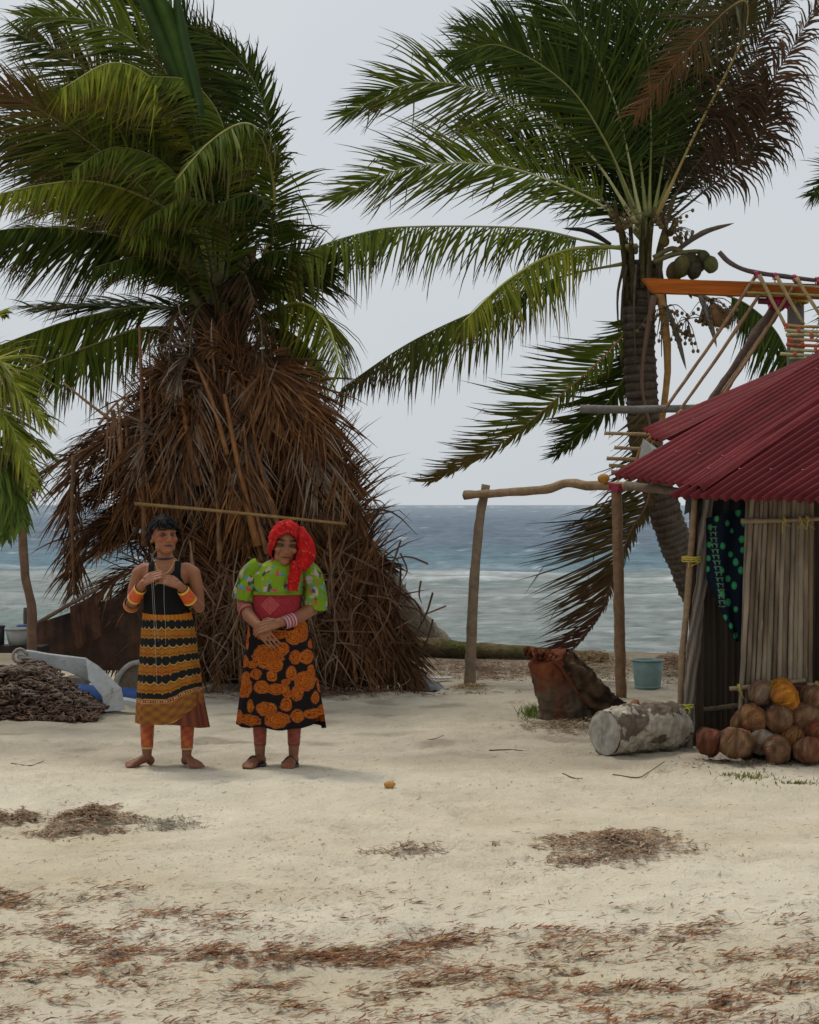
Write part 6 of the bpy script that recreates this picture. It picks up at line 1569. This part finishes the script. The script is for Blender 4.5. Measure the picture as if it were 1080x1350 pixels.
def gpt(px, py):
    Y = CH * F / (py - HY)
    for _ in range(3):
        x = (px - CX) * Y / F; Y = (CH - ground_z(x, Y)) * F / (py - HY)
    return (px - CX) * Y / F, Y
mb = MB()
# drift bands in the foreground
def band(px): return 1212 + .060 * px + 30 * math.sin(px / 190.0)
ncl = 0
while ncl < 1250:
    px = rnd.uniform(-60, 1140); py = 1150 + 205 * rnd.random() ** .8
    c1 = math.exp(-((py - band(px)) / 28) ** 2) * (1.0 if px < 620 else .75); c2 = .30 * sm(1165, 1260, py); c3 = .8 * math.exp(-((py - (1238 + .075 * px)) / 26) ** 2) * sm(350, 520, px)
    c4 = 1.0 * math.exp(-((py - (1185 + .06 * px)) / 20) ** 2) * (1 - sm(250, 420, px))
    dens = max(c1, c2, c3, c4) * cl(.35 + 1.2 * nz(px * .010, py * .04, 7))
    if rnd.random() > dens: continue
    ncl += 1; x, y = gpt(px, py); big = dens > .5 and rnd.random() < .6
    m = int(rnd.uniform(3, 9) * (1.9 if big else 1)); sx = rnd.uniform(.02, .08) * (1.7 if big else 1); sy = rnd.uniform(.005, .018) * (2.0 if big else 1); sk = rnd.uniform(-.1, .35); a0 = rnd.gauss(.08, .2)
    tone = rnd.uniform(.7, 1.15)
    for q in range(m):
        dx = rnd.gauss(0, sx); cc = tuple(v_ * tone for v_ in browncol())
        leafbit(mb, x + dx, y + dx * sk + rnd.gauss(0, sy), rnd.uniform(.015, .06), rnd.uniform(.004, .010), rnd.gauss(a0, .45), cc, .003 + abs(rnd.gauss(0, .010 if big else .005)), .8)
for k in range(9000):     # single blades, chips and specks
    px = rnd.uniform(-80, 1160); py = 930 + 425 * rnd.random() ** .7; x, y = gpt(px, py)
    if y > 13.4: continue
    if nz(x * 1.3, y * 1.3, 31) < rnd.uniform(-.5, .35) - .3 * sm(10.9, 11.8, y): continue
    small = rnd.random() < (.85 if py < 1160 else .5)
    leafbit(mb, x, y, rnd.uniform(.005, .016) if small else rnd.uniform(.02, .055), rnd.uniform(.003, .006), rnd.gauss(.05, .7), mix(browncol(), (.07, .05, .035), .4 * rnd.random()), .002)
mb.build('seagrass_drift', M['debris'], origin=V((0, 0, 0)), kind='stuff', label='brown dry seagrass blades strewn over the near sand')

def mound(name, px, py, w, h, n, label, cols, ht=.035, ln=(.02, .06), core=True):
    mb = MB(); x0, y0 = gpt(px, py); sx = w * y0 / F / 2; sy = h * y0 * y0 / (F * CH) / 2
    for k in range(n):
        a = rnd.uniform(0, 6.283); r = rnd.random() ** .75 * (1 + .8 * nz(math.cos(a) * 2.2 + px, math.sin(a) * 2.2)) * (1.5 if rnd.random() < .1 else 1); x = x0 + math.cos(a) * r * sx; y = y0 + math.sin(a) * r * sy
        leafbit(mb, x, y, rnd.uniform(*ln), rnd.uniform(.004, .011), rnd.uniform(0, 6.28), mix(cols[0], cols[1], rnd.random()), .003 + ht * max(0, 1 - r) ** .8 * rnd.uniform(.4, 1.2), .9)
    mb.build(name, M['debris'], kind='stuff', label=label)
BC = ((.12, .068, .04), (.36, .235, .145)); 
mound('seagrass_mound', 120, 1084, 112, 30, 1900, 'low mound of dry seagrass at the left of the beach', BC, .075)
mound('seagrass_mound', 20, 1085, 72, 16, 700, 'small flat seagrass patch at the far left edge', BC, .03)
mound('seagrass_mound', 222, 1088, 100, 16, 900, 'grey crumbled patch right of the left seagrass mound', ((.17, .15, .12), (.30, .26, .20)), .015, (.006, .018))
mound('seagrass_mound', 60, 1103, 80, 8, 160, 'thin seagrass trail below the left mound', BC, .012)
mound('seagrass_mound', 810, 1112, 205, 40, 2100, 'wide low mound of dry seagrass at the right of the beach', ((.13, .075, .045), (.40, .26, .16)), .045)
mound('seagrass_mound', 540, 1124, 110, 12, 220, 'sparse seagrass wisps in the middle of the beach', BC, .02)
mound('seagrass_mound', 775, 1136, 110, 12, 260, 'fringe of the wide right hand seagrass mound', BC, .012)
# shoreline litter behind the racks
RC = ((.07, .035, .022), (.22, .12, .07))
mound('shore_litter', 640, 888, 190, 26, 2600, 'dark leaf litter along the shore behind the rack', RC, .05, (.03, .10))
mound('shore_litter', 780, 884, 150, 26, 2600, 'brown weed bank along the shore behind the stump', ((.10, .06, .03), (.26, .17, .08)), .16, (.03, .09))
mound('shore_litter', 890, 888, 60, 26, 1600, 'brown weed bank between bucket and hut', ((.09, .05, .03), (.24, .14, .07)), .16, (.03, .09))
mound('shore_litter', 420, 918, 330, 12, 1300, 'fallen leaflet litter at the foot of the thatch heap', RC, .03, (.03, .12))
mound('shore_litter', 1000, 1006, 200, 14, 700, 'fine litter on the ground before the coconuts', ((.10, .07, .045), (.24, .18, .12)), .008, (.01, .03))
mound('shore_litter', 745, 958, 130, 18, 1100, 'dry fibres round the foot of the stump', ((.11, .075, .045), (.27, .2, .12)), .03, (.02, .06))
mound('shore_litter', 620, 908, 50, 12, 420, 'dry grass collar round the left rack post', ((.22, .15, .06), (.30, .2, .09)), .03, (.03, .07))
mound('shore_litter', 850, 985, 150, 12, 300, 'fine litter along the short log', ((.10, .07, .045), (.24, .18, .12)), .01, (.01, .03))
# green tufts
def tuft(px, py, w, n, h, label, cc=((.10, .13, .03), (.20, .20, .05))):
    mb = MB()
    for k in range(n):
        x, y = gpt(rnd.gauss(px, w / 2.5), rnd.gauss(py, 3)); p = V((x, y, ground_z(x, y))); t = p + V((rnd.gauss(0, h * .5), rnd.gauss(0, h * .5), h * rnd.uniform(.4, 1)))
        strip(mb, [p, (p + t) / 2 + V((0, 0, h * .1)), t], lambda t_: .006 * (1 - .9 * t_), V((1, 0, 0)), mix(cc[0], cc[1], rnd.random()))
    mb.build('grass_tuft', M['leaf'], kind='stuff', label=label)
tuft(985, 1026, 46, 130, .03, 'small green weed patch on the sand before the coconuts'); tuft(1050, 1036, 50, 90, .025, 'thin green weed at the right edge'); tuft(703, 943, 20, 160, .09, 'green moss and grass at the left foot of the stump', ((.07, .11, .02), (.16, .2, .04))); tuft(650, 1180 - 60, 10, 6, .03, 'single thin sprouts in the sand')
# twigs and chips, each its own thing
for k, (pts, r, lab) in enumerate((([(808, 1022), (840, 1026), (855, 1019), (876, 1017)], .004, 'forked dry twig on the sand before the log'), ([(742, 1021), (756, 1023), (768, 1030)], .0035, 'curved dry twig left of the forked twig'), ([(645, 990), (672, 989), (690, 991)], .004, 'thin dark stick on the sand left of the log'), ([(15, 1007), (40, 1008), (58, 1006)], .0035, 'thin dark stick on the sand at the left edge'), ([(540, 972), (570, 975), (585, 974)], .0035, 'short stick on the sand right of the women'))):
    pp = []
    for x, y in pts: gx, gy = gpt(x, y); pp.append(V((gx, gy, ground_z(gx, gy) + r)))
    pp[-1].z += .02; o = pole('twig', pp, r, (.10, .07, .045), M['polewood'], label=lab, cat='twig', taper=.6)
gx, gy = gpt(514, 1043); mb = MB(); ell(mb, V((gx, gy, ground_z(gx, gy) + .018)), (.032, .022, .020), (.46, .22, .06), 14, 10, disp=lambda d: 1 + .2 * nz(d.x * 2, d.y * 2, d.z * 2)); mb.build('husk_chip', M['husk'], label='small orange husk chip alone on the sand', cat='husk')
gx, gy = gpt(829, 935); mb = MB(); ell(mb, V((gx - .02, 14.1, .07)), (.045, .04, .07), (.40, .19, .12), 14, 10, disp=lambda d: 1 + .2 * nz(d.x * 2, d.y * 2, d.z * 2)); mb.build('husk_chip', M['husk'], label='pinkish husk piece between stump and log', cat='husk')
mb = MB(); gx, gy = gpt(582, 898); box(mb, V((gx, gy, ground_z(gx, gy) + .03)), (.2, .08, .012), (.6, .62, .65), Matrix.Rotation(.2, 3, 'Z')); mb.build('litter_scrap', M['plastic'], label='white scrap of plastic in the shore litter', cat='litter')
